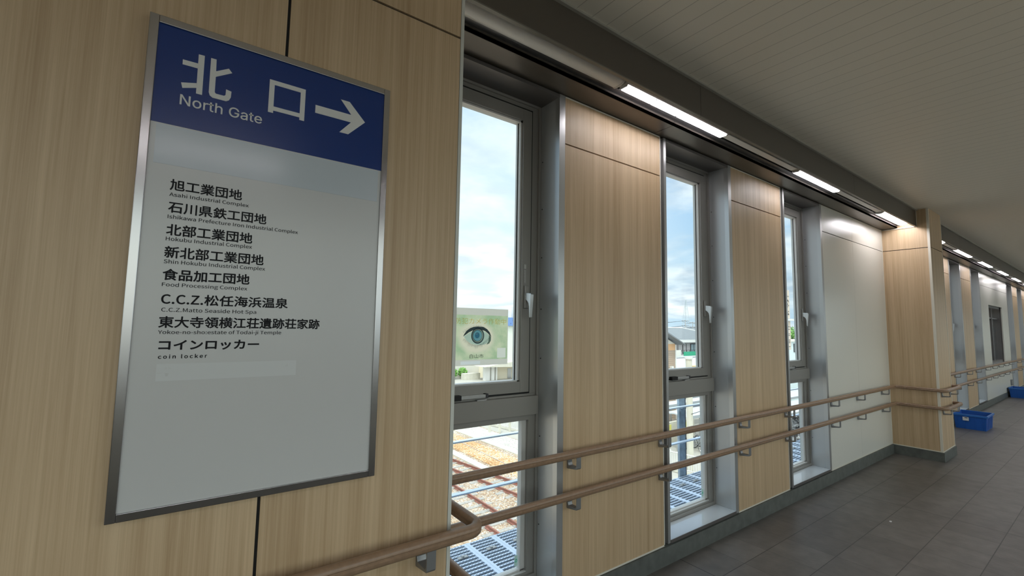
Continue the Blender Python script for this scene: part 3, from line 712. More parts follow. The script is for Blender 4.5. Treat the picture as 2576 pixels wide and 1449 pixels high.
lamp(6.36, 7.28, 'litcover', 'lit lamp with rounded cover ending at the oak column', GN)
x = 8.10; k = 0
ords = ['first', 'second', 'third', 'fourth', 'fifth', 'sixth', 'seventh', 'eighth']
while x < 23:
    if x > 8.2: pass
    lamp(x+0.0, x+1.15, 'litcover' if k == 0 else 'led', '%s lit lamp along the cove beyond the column' % ords[k], GF)
    lamp(x+1.17, x+2.0, 'batten', 'unlit batten after the %s lit lamp beyond the column' % ords[k], GF)
    x += 2.02; k += 1
x = -4.6  # lamp row added out of view to brighten the interior
while x < 23:
    if True:
        lamp(x, x+1.2, 'led', 'added unseen strip lamp in the opposite cove, brightening the corridor', 'added unseen lamps of the opposite cove', s=-1)
    x += 2.0

# ------------------------------------------------------------------ direction sign
sg = empty('station_sign', (0.18, YP, -0.457), 'large framed white station sign with navy North Gate header on the near pillar', 'sign')
fx0, fx1, fz0, fz1 = -0.1226, 0.4858, -0.4572, 0.754; FWd = 0.019; yf, ybk = 1.364, 1.390
m = MB(); m.box(fx0, fx0+FWd, yf, ybk, fz0, fz1); m.build('frame', FRAMEM, sg, bevel=0.0015)
m = MB(); m.box(fx1-FWd, fx1, yf, ybk, fz0, fz1); m.build('frame', FRAMEM, sg, bevel=0.0015)
m = MB(); m.box(fx0+FWd, fx1-FWd, yf, ybk, fz1-FWd, fz1); m.build('frame', FRAMEM, sg, bevel=0.0015)
m = MB(); m.box(fx0+FWd, fx1-FWd, yf, ybk, fz0, fz0+FWd); m.build('frame', FRAMEM, sg, bevel=0.0015)
bx0, bx1, bz0, bz1 = fx0+FWd, fx1-FWd, fz0+FWd, fz1-FWd
YB = 1.3695
Box('board', SIGNW, (bx0, bx1, YB, ybk-0.002, bz0, bz1), sg)
o = Box('header', SIGNB, (bx0, bx1, YB-0.0006, YB, 0.484, bz1), sg); o['label'] = 'navy blue header field'
o = Box('cover_film', SIGNC, (-0.0925, 0.4585, YB-0.0007, YB, 0.3825, 0.4805), sg); o['label'] = 'pale blue covering strip'
o = Box('patch_tape', SIGNT, (-0.0535, 0.252, YB-0.0006, YB, -0.1457, -0.1052), sg); o['label'] = 'white tape patch'
m = MB(); m.box(-0.0525, -0.045, YB-0.0009, YB-0.0006, -0.127, -0.1258); m.box(-0.038, -0.033, YB-0.0009, YB-0.0006, -0.116, -0.1145); m.box(-0.031, -0.026, YB-0.0009, YB-0.0006, -0.116, -0.1145)
m.prism_xz([(-0.037, -0.127), (-0.029, -0.127), (-0.031, -0.135), (-0.035, -0.135)], YB-0.0006, YB-0.0009); m.box(0.224, 0.231, YB-0.0009, YB-0.0006, -0.1205, -0.1192); m.box(0.229, 0.2303, YB-0.0009, YB-0.0006, -0.1205, -0.114)
m.build('tape_mark', mat('faint tape print', (0.52, 0.53, 0.52), 0.3), sg)
yl = YB-0.0007; yt = YB-0.0014
kita = [[(-0.0202, 0.6843), (-0.0073, 0.6849), (-0.0069, 0.5793), (-0.0197, 0.5793)], [(-0.0518, 0.6588), (-0.0196, 0.6594), (-0.0198, 0.6463), (-0.0516, 0.6459)], [(-0.0515, 0.5979), (-0.0201, 0.6065), (-0.0196, 0.5941), (-0.0482, 0.5846)],
 [(0.0062, 0.6845), (0.0183, 0.6847), (0.0190, 0.6527), (0.0464, 0.6698), (0.0546, 0.6602), (0.0193, 0.6376), (0.0195, 0.5957), (0.0222, 0.5925), (0.0403, 0.5925), (0.0432, 0.5958), (0.0436, 0.6115), (0.0559, 0.609), (0.0553, 0.5928), (0.0515, 0.5837), (0.0454, 0.5793), (0.0157, 0.5793), (0.0092, 0.5840), (0.0066, 0.5919)]]
m = MB()
for p in kita: m.prism_xz(p, yl, yt)
m.build('lettering_north', INKW, sg)
m = MB(); a, b, c, d = 0.1433, 0.2361, 0.5895, 0.6750
m.box(a, a+0.0128, yt, yl, 0.5805, d); m.box(b-0.0128, b, yt, yl, 0.5805, d); m.box(a+0.0128, b-0.0128, yt, yl, d-0.0128, d); m.box(a+0.0128, b-0.0128, yt, yl, 0.5877, 0.5998)
m.build('lettering_gate', INKW, sg)
text('lettering', 'North Gate', INKW, sg, -0.0509, 0.1303, 0.5410, 0.5675, yt, bold=0.012)
m = MB(); m.prism_xz([(0.2645, 0.6385), (0.3675, 0.6385), (0.3349, 0.6778), (0.3610, 0.6778), (0.4101, 0.6265), (0.3610, 0.5752), (0.3349, 0.5752), (0.3675, 0.6145), (0.2645, 0.6145)], yl, yt)
m.build('arrow', INKW, sg)
JP = [('旭工業団地', -0.0560, 0.0958, 0.3205, 0.3480, 0.020), ('石川県鉄工団地', -0.0560, 0.1564, 0.2643, 0.2920, 0.020), ('北部工業団地', -0.0560, 0.1262, 0.2078, 0.2358, 0.022), ('新北部工業団地', -0.0560, 0.1560, 0.1520, 0.1802, 0.022),
      ('食品加工団地', -0.0560, 0.1260, 0.0975, 0.1245, 0.026), ('C.C.Z.松任海浜温泉', -0.0548, 0.2217, 0.0380, 0.0650, 0.024), ('東大寺領横江荘遺跡荘家跡', -0.0560, 0.3075, -0.0182, 0.0092, 0.024), ('コインロッカー', -0.0522, 0.1577, -0.0722, -0.0488, 0.036)]
EN = [('Asahi Industrial Complex', -0.0563, 0.1130, 0.3025, 0.3145, 0.004, 1), ('Ishikawa Prefecture Iron Industrial Complex', -0.0560, 0.2370, 0.2466, 0.2592, 0.004, 1), ('Hokubu Industrial Complex', -0.0560, 0.1270, 0.1915, 0.2042, 0.004, 1), ('Shin Hokubu Industrial Complex', -0.0562, 0.1612, 0.1352, 0.1480, 0.004, 1),
      ('Food Processing Complex', -0.0560, 0.1226, 0.0790, 0.0915, 0.004, 1), ('C.C.Z.Matto Seaside Hot Spa', -0.0532, 0.1470, 0.0178, 0.0305, 0.004, 1), ('Yokoe-no-sho:estate of Todai-ji Temple', -0.0560, 0.2098, -0.0362, -0.0238, 0.004, 1), ('coin locker', -0.0518, 0.0448, -0.0925, -0.0828, 0.03, 1.15)]
for s_, a, b, c, d, bo in JP: text('lettering', s_, INKK, sg, a, b, c, d, YB-0.0006, bold=bo, thick=0.0005)
for s_, a, b, c, d, bo, spc in EN: text('small_lettering', s_, INKK, sg, a, b, c, d, YB-0.0006, bold=bo, spacing=spc, thick=0.0005)

# ------------------------------------------------------------------ poster on the first window pane
px0, px1, pz0, pz1 = 1.108, 1.4642, -0.2130, 0.0915
po = empty('window_poster', ((px0+px1)/2, 2.058, pz0), 'green poster with a large blue eye stuck on the nearest window pane', 'poster')
def print_mat(name, col, tl=0.7):
    m, nt, b = nodes(name); L = nt.links; o = nt.nodes['Material Output']
    t = N(nt, 'ShaderNodeBsdfTranslucent'); t.inputs[0].default_value = (*col, 1); b.inputs['Base Color'].default_value = (*col, 1); b.inputs['Roughness'].default_value = 0.5
    mi = N(nt, 'ShaderNodeMixShader'); mi.inputs[0].default_value = tl; L.new(b.outputs[0], mi.inputs[1]); L.new(t.outputs[0], mi.inputs[2]); L.new(mi.outputs[0], o.inputs[0])
    return m, nt, b, t
pm, nt, b, t = print_mat('printed poster paper', (1, 1, 1), 0.75); L = nt.links
g = N(nt, 'ShaderNodeNewGeometry'); sp_ = N(nt, 'ShaderNodeSeparateXYZ'); L.new(g.outputs['Position'], sp_.inputs[0])
def mth(op, a, b_=None):
    n = N(nt, 'ShaderNodeMath', operation=op)
    for i, v in enumerate((a, b_)):
        if v is None: continue
        if isinstance(v, (int, float)): n.inputs[i].default_value = v
        else: L.new(v, n.inputs[i])
    return n.outputs[0]
X_, Z_ = sp_.outputs[0], mth('SUBTRACT', sp_.outputs[2], H)
def rectm(a0, a1, c0, c1):
    return mth('MULTIPLY', mth('MULTIPLY', mth('GREATER_THAN', X_, a0), mth('LESS_THAN', X_, a1)), mth('MULTIPLY', mth('GREATER_THAN', Z_, c0), mth('LESS_THAN', Z_, c1)))
field = rectm(px0+0.006, 1.4600, -0.1825, 0.0550); sq = rectm(1.3935, 1.4510, -0.1762, -0.1225); ft = rectm(1.165, 1.285, -0.207, -0.190)
dd = mth('SQRT', mth('ADD', mth('POWER', mth('DIVIDE', mth('SUBTRACT', X_, 1.262), 0.104), 2), mth('POWER', mth('DIVIDE', mth('ADD', Z_, 0.066), 0.078), 2)))
ns = N(nt, 'ShaderNodeTexNoise'); L.new(g.outputs['Position'], ns.inputs['Vector']); ns.inputs['Scale'].default_value = 13; ns.inputs['Detail'].default_value = 6
r = N(nt, 'ShaderNodeValToRGB'); L.new(ns.outputs['Fac'], r.inputs[0]); r.color_ramp.elements[0].position = 0.38; r.color_ramp.elements[0].color = (0.44, 0.60, 0.36, 1); r.color_ramp.elements[1].position = 0.60; r.color_ramp.elements[1].color = (0.68, 0.74, 0.50, 1)
def mixc(f, c1, c2):
    n = N(nt, 'ShaderNodeMix', data_type='RGBA')
    if isinstance(f, float): n.inputs[0].default_value = f
    else: L.new(f, n.inputs[0])
    for i, c_ in ((6, c1), (7, c2)):
        if isinstance(c_, tuple): n.inputs[i].default_value = (*c_, 1)
        else: L.new(c_, n.inputs[i])
    return n.outputs[2]
mr = N(nt, 'ShaderNodeMapRange'); L.new(dd, mr.inputs[0]); mr.inputs[1].default_value = 1.25; mr.inputs[2].default_value = 0.92
c_ = mixc(mr.outputs[0], r.outputs[0], (0.80, 0.77, 0.58)); c_ = mixc(field, (0.70, 0.69, 0.60), c_); c_ = mixc(sq, c_, (0.78, 0.80, 0.70)); c_ = mixc(ft, c_, (0.76, 0.79, 0.76))
L.new(c_, b.inputs['Base Color']); L.new(c_, t.inputs[0])
MB().flat_xz([(px0, pz0), (px1, pz0), (px1, pz1), (px0, pz1)], 2.0592).build('paper', pm, po)
y = 2.0588
P_ = lambda n, c, tl=0.6: print_mat(n, c, tl)[0]
dk = P_('eye dark ink', (0.05, 0.08, 0.10)); scl = P_('eye white ink', (0.70, 0.90, 0.92))
lid = [(1.176, -0.060), (1.182, -0.048), (1.196, -0.030), (1.215, -0.017), (1.238, -0.009), (1.265, -0.006), (1.300, -0.008), (1.325, -0.020), (1.343, -0.038), (1.353, -0.062), (1.343, -0.054), (1.330, -0.042), (1.312, -0.030), (1.290, -0.024), (1.262, -0.0225), (1.236, -0.027), (1.210, -0.038), (1.192, -0.050)]
MB().flat_xz(lid, y).build('eyelid', dk, po)
scp = [(1.180, -0.060), (1.205, -0.044), (1.232, -0.031), (1.262, -0.025), (1.290, -0.026), (1.318, -0.036), (1.335, -0.050), (1.346, -0.066), (1.340, -0.084), (1.322, -0.098), (1.296, -0.105), (1.260, -0.105), (1.225, -0.098), (1.198, -0.081)]
MB().flat_xz(scp, y-0.0003).build('eye_white', scl, po)
def ell(cx, cz, rx, rz, n=40): return [(cx+rx*math.cos(2*math.pi*k/n), cz+rz*math.sin(2*math.pi*k/n)) for k in range(n)]
def ring(m, cx, cz, r0, r1, yy, n=40):
    a = [m.bm.verts.new((p[0], yy, p[1])) for p in ell(cx, cz, r0, r0*1.05, n)]; c = [m.bm.verts.new((p[0], yy, p[1])) for p in ell(cx, cz, r1, r1*1.05, n)]
    for k in range(n): m.face([a[k], a[(k+1) % n], c[(k+1) % n], c[k]])
    return m
ring(MB(), 1.2655, -0.0555, 0.0345, 0.0405, y-0.0006).build('iris_ring', P_('iris dark ring', (0.05, 0.11, 0.15)), po)
ring(MB(), 1.2650, -0.0555, 0.0305, 0.0345, y-0.0006).build('iris_ring', P_('iris grey ring', (0.50, 0.52, 0.46)), po)
ring(MB(), 1.2640, -0.0550, 0.0270, 0.0305, y-0.0006).build('iris_ring', P_('iris mid ring', (0.12, 0.24, 0.30)), po)
ring(MB(), 1.2630, -0.0545, 0.0150, 0.0270, y-0.0006).build('iris', P_('iris teal', (0.30, 0.62, 0.80)), po)
MB().flat_xz(ell(1.2625, -0.0540, 0.0150, 0.0158), y-0.0006).build('pupil', P_('pupil blue', (0.08, 0.30, 0.50)), po)
MB().flat_xz(ell(1.258, -0.046, 0.008, 0.006, 16), y-0.0010).build('highlight', P_('highlight ink', (0.9, 1, 1), 0.9), po)
m = MB(); rnd = random.Random(4)
for k in range(34):
    f = k/33; x = 1.184+0.150*f; zb = -0.064-0.042*math.sin(math.pi*min(1, 0.05+f*0.92)); ln = 0.012+0.011*rnd.random(); dxl = (f-0.55)*0.024
    m.flat_xz([(x-0.0011, zb), (x+0.0011, zb), (x+dxl, zb-ln)], y-0.0006)
for k in range(26):
    f = k/25; x = 1.180+0.13*f; zb = -0.052+0.044*math.sin(math.pi*min(1, 0.08+f*0.62)); ln = 0.009+0.007*rnd.random(); dxl = -0.010+f*0.012
    m.flat_xz([(x-0.0010, zb), (x+0.0010, zb), (x+dxl, zb+ln)], y-0.0006)
o = m.build('eyelashes', dk, po)
MB().flat_xz([(1.337, -0.050), (1.351, -0.062), (1.350, -0.082), (1.340, -0.097), (1.322, -0.104), (1.336, -0.084)], y-0.0006).build('eye_corner', P_('eye corner ink', (0.18, 0.27, 0.24)), po)
text('orange_lettering', '防犯カメラ作動中', P_('poster orange', (1.0, 0.80, 0.42), 0.8), po, 1.126, 1.4505, 0.0065, 0.0385, y-0.0006, bold=0.0, thick=0)
text('city_lettering', '白山市', P_('poster black', (0.03, 0.035, 0.04)), po, 1.2178, 1.3045, -0.1748, -0.1535, y-0.0006, bold=0.0, thick=0)

# ------------------------------------------------------------------ crates, outlet, litter
def crate(x0, x1, y0, y1, label):
    c = empty('storage_crate', ((x0+x1)/2, (y0+y1)/2, FL), label, 'crate', 'blue crates along the window wall')
    z0, z1 = FL, FL+0.228; ti = 0.03
    ix0, ix1, iy0, iy1 = x0+ti, x1-ti, y0+ti, y1-ti
    m = MB(); th = 0.006
    # tapered shell, outside and inside
    O0 = [(ix0, iy0, z0), (ix1, iy0, z0), (ix1, iy1, z0), (ix0, iy1, z0)]; O1 = [(x0+0.014, y0+0.014, z1), (x1-0.014, y0+0.014, z1), (x1-0.014, y1-0.014, z1), (x0+0.014, y1-0.014, z1)]
    I0 = [(p[0]+(th if i in (0, 3) else -th), p[1]+(th if i < 2 else -th), z0+th) for i, p in enumerate(O0)]; I1 = [(p[0]+(th if i in (0, 3) else -th), p[1]+(th if i < 2 else -th), z1) for i, p in enumerate(O1)]
    v = [[m.bm.verts.new(p) for p in r] for r in (O0, O1, I1, I0)]
    m.face(v[0][::-1]); m.face(v[3])
    for a, b in ((0, 1), (1, 2), (2, 3)):
        for i in range(4): m.face([v[a][i], v[a][(i+1) % 4], v[b][(i+1) % 4], v[b][i]])
    m.build('body', CRATE, c)
    m = MB()
    for a in ((x0, x1, y0, y0+0.02), (x0, x1, y1-0.02, y1), (x0, x0+0.02, y0+0.02, y1-0.02), (x1-0.02, x1, y0+0.02, y1-0.02)): m.box(*a, z1-0.004, z1+0.006)
    for a in ((x0+0.002, x1-0.002, y0+0.002, y0+0.006), (x0+0.002, x0+0.006, y0+0.006, y1-0.006), (x1-0.006, x1-0.002, y0+0.006, y1-0.006), (x0+0.002, x1-0.002, y1-0.006, y1-0.002)): m.box(*a, z1-0.022, z1-0.004)
    m.build('rim', mat('blue crate rim', (0.03, 0.16, 0.50), 0.35), c, bevel=0.002)
    for f in (0.22, 0.40, 0.60, 0.78):
        xx = x0+(x1-x0)*f
        for s_ in (0, 1):
            yo = (iy0-0.004) if s_ == 0 else (iy1-0.006); MB().prism([(xx-0.006, yo, z0+0.01), (xx+0.006, yo, z0+0.01), (xx+0.006, yo+0.01, z0+0.01), (xx-0.006, yo+0.01, z0+0.01)], (0, -0.016 if s_ == 0 else 0.016, z1-z0-0.03)).build('rib', CRATE, c)
    for f in (0.14, 0.36, 0.66, 0.86):
        yv = y0+(y1-y0)*f
        for s_ in (0, 1):
            xo = (ix0-0.004) if s_ == 0 else (ix1-0.006); MB().prism([(xo, yv-0.006, z0+0.01), (xo+0.01, yv-0.006, z0+0.01), (xo+0.01, yv+0.006, z0+0.01), (xo, yv+0.006, z0+0.01)], (-0.016 if s_ == 0 else 0.016, 0, z1-z0-0.03)).build('rib', CRATE, c)
    return c
c1 = crate(10.215, 10.80, 1.390, 1.795, 'blue plastic crate with white paper label, just beyond the column')
c2 = crate(16.27, 16.85, 1.40, 1.835, 'blue plastic crate by the far white wall, cut by the right picture edge')
m = MB(); m.prism([(10.222, 1.605, -1.392), (10.222, 1.675, -1.392), (10.216, 1.675, -1.335), (10.216, 1.605, -1.335)], (-0.0015, 0, 0))
tg = m.build('paper_label', WHITE); tag(tg, 'white paper label on the side of the nearer blue crate', 'label')
m = MB(); m.prism([(10.2165, 1.615, -1.352), (10.2165, 1.655, -1.352), (10.2155, 1.650, -1.342), (10.2155, 1.620, -1.342)], (-0.001, 0, 0)); m.build('printed_mark', INKK, tg)
ob = MB().box(16.93, 17.09, 1.835, 1.86, -1.285, -1.14).build('outlet_box', BRACK, bevel=0.004); tag(ob, 'small grey box low on the far white wall above the crate', 'outlet')
MB().box(16.96, 17.06, 1.832, 1.835, -1.26, -1.17).build('cover_plate', ALU, ob)
lt_ = MB().prism([(4.69, 1.222, FL), (4.722, 1.226, FL), (4.716, 1.239, FL), (4.694, 1.236, FL)], (0, 0, 0.002)).build('paper_scrap', WHITE); tag(lt_, 'tiny white scrap lying on the dark floor tiles', 'litter')


# ------------------------------------------------------------------ outside: deck along the bridge
GR = -8.0
Box('deck_shade_tray', mat('dark slot shade sheet', (0.012, 0.016, 0.024), 0.7), (-6, 30, 2.10, 3.10, -1.80, -1.755), kind='structure')  # dark sheet put below so its colour stands for shade in the slots
for yb0 in (2.235, 2.66, 3.085): Box('deck_joist', DARK, (-6, 30, yb0, yb0+0.05, -1.755, -1.712), kind='structure')
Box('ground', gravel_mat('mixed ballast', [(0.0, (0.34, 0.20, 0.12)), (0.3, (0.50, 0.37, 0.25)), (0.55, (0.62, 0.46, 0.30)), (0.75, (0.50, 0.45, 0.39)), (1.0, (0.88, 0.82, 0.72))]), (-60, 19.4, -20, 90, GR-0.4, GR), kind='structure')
Box('forecourt', mat('pale paving', (0.42, 0.40, 0.355), 0.85, noise=0.06, nscale=0.6), (19.4, 900, -60, 600, GR-0.4, GR-0.02), kind='structure')
Box('far_ground', mat('distant ground', (0.45, 0.45, 0.40), 0.9), (-600, 19.4, 90, 600, GR-0.4, GR-0.05), kind='structure')
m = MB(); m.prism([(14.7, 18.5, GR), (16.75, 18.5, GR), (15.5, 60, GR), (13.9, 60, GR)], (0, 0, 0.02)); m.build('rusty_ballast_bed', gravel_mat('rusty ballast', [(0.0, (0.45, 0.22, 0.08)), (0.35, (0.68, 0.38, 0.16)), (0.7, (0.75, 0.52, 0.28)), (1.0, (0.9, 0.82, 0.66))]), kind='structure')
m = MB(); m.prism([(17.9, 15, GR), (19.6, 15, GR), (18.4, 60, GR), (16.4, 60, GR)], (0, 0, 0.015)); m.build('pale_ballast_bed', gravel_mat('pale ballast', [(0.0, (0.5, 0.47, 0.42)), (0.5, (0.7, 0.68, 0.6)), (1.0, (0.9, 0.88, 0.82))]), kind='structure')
t = MB().prism([(13.75, 21, GR), (14.25, 21, GR), (14.3, 60, GR), (13.8, 60, GR)], (0, 0, 0.06)).build('cable_trough', CONC); tag(t, 'pale concrete cable trough lid running beside the second track', 'cable trough', 'cable troughs between the tracks')
t = MB().prism([(17.2, 19.5, GR), (17.75, 19.5, GR), (16.6, 60, GR), (16.1, 60, GR)], (0, 0, 0.06)).build('cable_trough', CONC); tag(t, 'pale concrete cable trough lid beyond the orange ballast, nearer the white fence', 'cable trough', 'cable troughs between the tracks')
t = MB().tube([(15.2, 18, GR+0.05), (15.42, 22, GR+0.05), (15.6, 26.7, GR+0.05), (15.9, 45, GR+0.05)], 0.014, 6).build('ground_cable', LEDN); tag(t, 'thin dark cable lying along the orange ballast', 'cable')

def plank(x):
    o = MB(); w_ = 0.2485; y0, y1 = 2.235, 3.145; z1 = -1.700; z0 = -1.712
    o.box(0, 0.024, y0, y1, z0, z1); o.box(w_-0.024, w_, y0, y1, z0, z1)
    y = y0; yy = []
    while y < y1-0.01:
        o.box(0.024, w_-0.024, y, y+0.017, z0, z1-0.001); yy.append(y); y += 0.0405
    return o, yy
gp = empty('grating_plank', (0.0, 2.69, -1.712))
o, yy = plank(0); o.build('slotted_sheet', GALV, gp)
m = MB()
for i, y in enumerate(yy):
    for k in range(7): m.box(0.036+k*0.027+(i % 2)*0.010, 0.046+k*0.027+(i % 2)*0.010, y+0.004, y+0.013, -1.702, -1.697)
te = m.build('raised_teeth', mat('worn tooth tips', (0.62, 0.70, 0.80), 0.4), gp); te['kind'] = 'stuff'
m = MB(); m.box(0.085, 0.165, 2.955, 2.985, -1.7015, -1.694); m.tube([(0.125, 2.97, -1.694), (0.125, 2.97, -1.684)], 0.012, 6); m.build('clamp', mat('clamp grey', (0.40, 0.42, 0.43), 0.5), gp)
note_kids(gp)
tag(gp, 'blue-grey slotted steel plank of the walkway outside the windows', 'grating', 'steel grating planks outside the windows')
for k in range(0, 34):
    g_ = gp if k == 0 else copy_tree(gp)
    g_.location = (0.867+0.25*k, 2.69, -1.712+H)
gr = empty('guard_rail', (4.7, 3.15, -3.2), 'pale blue steel guard rail with two flat bars along the outer walkway', 'guard rail')
for zt in (-0.893, -1.288):
    m = MB(); m.box(-6, 30, 3.078, 3.122, zt-0.006, zt); m.box(-6, 30, 3.078, 3.084, zt-0.012, zt-0.006); m.build('rail_bar', GALV, gr)
for xp in (-2.64, 1.03-0.1, 4.708, 8.36, 12.03, 15.7, 19.4):
    m = MB(); m.box(xp, xp+0.118, 3.147, 3.172, -3.2, -0.60); m.box(xp+0.03, xp+0.08, 3.12, 3.15, -0.93, -0.91); m.box(xp+0.03, xp+0.08, 3.12, 3.15, -1.33, -1.305)
    p_ = m.build('post', GALVD, gr)
    MB().box(xp+0.118, xp+0.134, 3.147, 3.20, -3.2, -0.60).build('post_edge', DARK, p_)
Box('bridge_edge_beam', DARK, (-6, 32, 2.10, 3.16, -2.2, -1.82), kind='structure')

# ------------------------------------------------------------------ tracks
def track(label, f0, f1, y0, y1, ys0, ys1, grp):
    o = empty('railway_track', (f0((y0+y1)/2), (y0+y1)/2, GR), label, 'track', grp)
    for f in (f0, f1):
        pr = [(-0.065, 0.0), (0.065, 0.0), (0.065, 0.012), (0.010, 0.03), (0.010, 0.11), (0.033, 0.118), (0.033, 0.150), (-0.033, 0.150), (-0.033, 0.118), (-0.010, 0.11), (-0.010, 0.03), (-0.065, 0.012)]
        pts = [(f(y0+(y1-y0)*k/12), y0+(y1-y0)*k/12, GR+0.015) for k in range(13)]
        MB().sweep(pts, pr).build('rail', RUST, o)
    y = ys0; i = 0
    while y < ys1:
        c_ = (f0(y)+f1(y))/2; dx = (f0(y+1)-f0(y-1))/2
        m = MB(); m.prism([(c_-1.05, y-0.11+dx*1.05, GR-0.05), (c_+1.05, y-0.11-dx*1.05, GR-0.05), (c_+1.05, y+0.11-dx*1.05, GR-0.05), (c_-1.05, y+0.11+dx*1.05, GR-0.05)], (0, 0, 0.07))
        for f in (f0, f1): m.box(f(y)-0.13, f(y)+0.13, y-0.07, y+0.07, GR+0.02, GR+0.045)
        m.build('sleeper', SLEEPER, o); y += 0.64; i += 1
    return o
track('straight rusty railway track nearest the walkway, seen through the first window', lambda y: 10.09+0*y, lambda y: 11.157+0*y, 3.5, 70, 8.5, 34, 'rusty tracks below the bridge')
track('slanting rusty railway track that converges on the straight one, beyond it', lambda y: 12.75-0.155*(y-19.3), lambda y: 13.84-0.155*(y-19.3), 3.5, 30, 10, 29.5, 'rusty tracks below the bridge')

# ------------------------------------------------------------------ white picket fence
def FX(y): return 20.8+(27.7-y)*0.16
fn = empty('picket_fence', (FX(24), 24, GR), 'long white picket fence between the ballast and the bicycle park', 'fence')
y = 11.0
while y < 44:
    a, b = y, y+2.4
    m = MB(); n = 17
    for k in range(n):
        yy_ = a+0.12+(b-a-0.24)*k/(n-1); xx = FX(yy_); m.box(xx-0.015, xx+0.015, yy_-0.020, yy_+0.020, GR+0.18, GR+1.08)
    for z in (GR+0.2, GR+1.04): m.tube([(FX(a), a, z), (FX(b), b, z)], 0.03, 6)
    m.build('picket_panel', WHITE, fn)
    MB().box(FX(a)-0.05, FX(a)+0.05, a-0.05, a+0.05, GR, GR+1.14).build('post', WHITE, fn)
    y += 2.4
m = MB(); m.prism([(FX(11)-0.12, 11, GR), (FX(11)+0.12, 11, GR), (FX(44)+0.12, 44, GR), (FX(44)-0.12, 44, GR)], (0, 0, 0.16)); m.build('kerb', CONC, fn)
for i, (x, y) in enumerate(((18.89, 28.72), (19.45, 28.2), (19.95, 27.6))):
    t = MB().box(x-0.07, x+0.07, y-0.07, y+0.07, GR, GR+(1.2 if i else 1.0)).build('marker_post', CONC, bevel=0.01); tag(t, ['short pale concrete post standing alone left of the white fence', 'pale concrete post in front of the white fence, middle of three', 'pale concrete post in front of the white fence, rightmost of three'][i], 'post', 'concrete posts by the fence')

# ------------------------------------------------------------------ concrete mast, wall, shelters
cm = MB(); n = 10; cx_, cy_ = 23.68, 15.15
cm.prism([(cx_+0.18*math.cos(2*math.pi*k/n+0.3), cy_+0.18*math.sin(2*math.pi*k/n+0.3), GR) for k in range(n)], (0, 0, 6.25)); mast = cm.build('concrete_mast', BEIGEC); tag(mast, 'thick pale concrete mast behind the steel post, seen through the second window', 'mast')
cm = MB(); cm.prism([(cx_+0.23*math.cos(2*math.pi*k/n+0.3), cy_+0.23*math.sin(2*math.pi*k/n+0.3), GR+6.25) for k in range(n)], (0, 0, 0.12)); cm.build('mast_cap', WHITE, mast)
cm = MB(); cm.tube([(cx_-0.3, cy_-0.3, GR+3.2), (cx_+6, cy_+1.5, GR+2.9)], 0.018, 5); cm.build('stay_wire', DARK, mast)
wl_ = Box('parking_wall', BEIGEC, (26.6, 31.2, 19.6, 19.8, GR-0.02, GR+1.35)); tag(wl_, 'low beige wall with yellow notices in the bicycle park', 'wall')
YEL = mat('yellow notice', (0.75, 0.70, 0.18), 0.5)
for i, (x, w__) in enumerate(((27.9, 0.45), (30.0, 0.35), (26.9, 0.3))):
    Box('yellow_notice', YEL, (x, x+w__, 19.585, 19.6, GR+0.75, GR+1.2), wl_)
def shelter(x0, x1, y0, y1, z, label):
    o = empty('bicycle_shelter', ((x0+x1)/2, (y0+y1)/2, GR), label, 'shelter', 'bicycle shelters with white roofs')
    ym = (y0+y1)/2
    MB().prism_yz([(y0, z-0.10), (ym, z+0.02), (y1, z-0.10), (y1, z-0.02), (ym, z+0.10), (y0, z-0.02)], x0, x1).build('roof', stripe_mat('white roof sheets', (0.52, 0.55, 0.57), (0.34, 0.37, 0.39), 0, 0.9, 0.06), o)
    MB().box(x0, x1, y0-0.03, y0, z-0.20, z-0.02).build('gutter', mat('gutter grey', (0.33, 0.36, 0.38), 0.5), o)
    x = x0+0.4
    while x < x1:
        MB().box(x-0.05, x+0.05, ym-0.05, ym+0.05, GR-0.02, z-0.02).build('post', ALU, o); x += 2.6
    return o
shelter(26.2, 33.0, 17.0, 18.8, -5.6, 'nearest white-roofed bicycle shelter, right of the concrete mast')
shelter(26.5, 37.0, 19.95, 20.9, -5.5, 'narrow white-roofed bicycle shelter behind the low beige wall')
shelter(32.8, 44.0, 21.3, 22.3, -5.4, 'farthest white-roofed bicycle shelter, top of the second lower window')
shelter(33.6, 52.0, 13.95, 16.3, -5.6, 'white-roofed bicycle shelter seen through the third lower window')
shelter(38.0, 60.0, 17.2, 19.4, -5.6, 'white-roofed bicycle shelter behind the one in the third window')

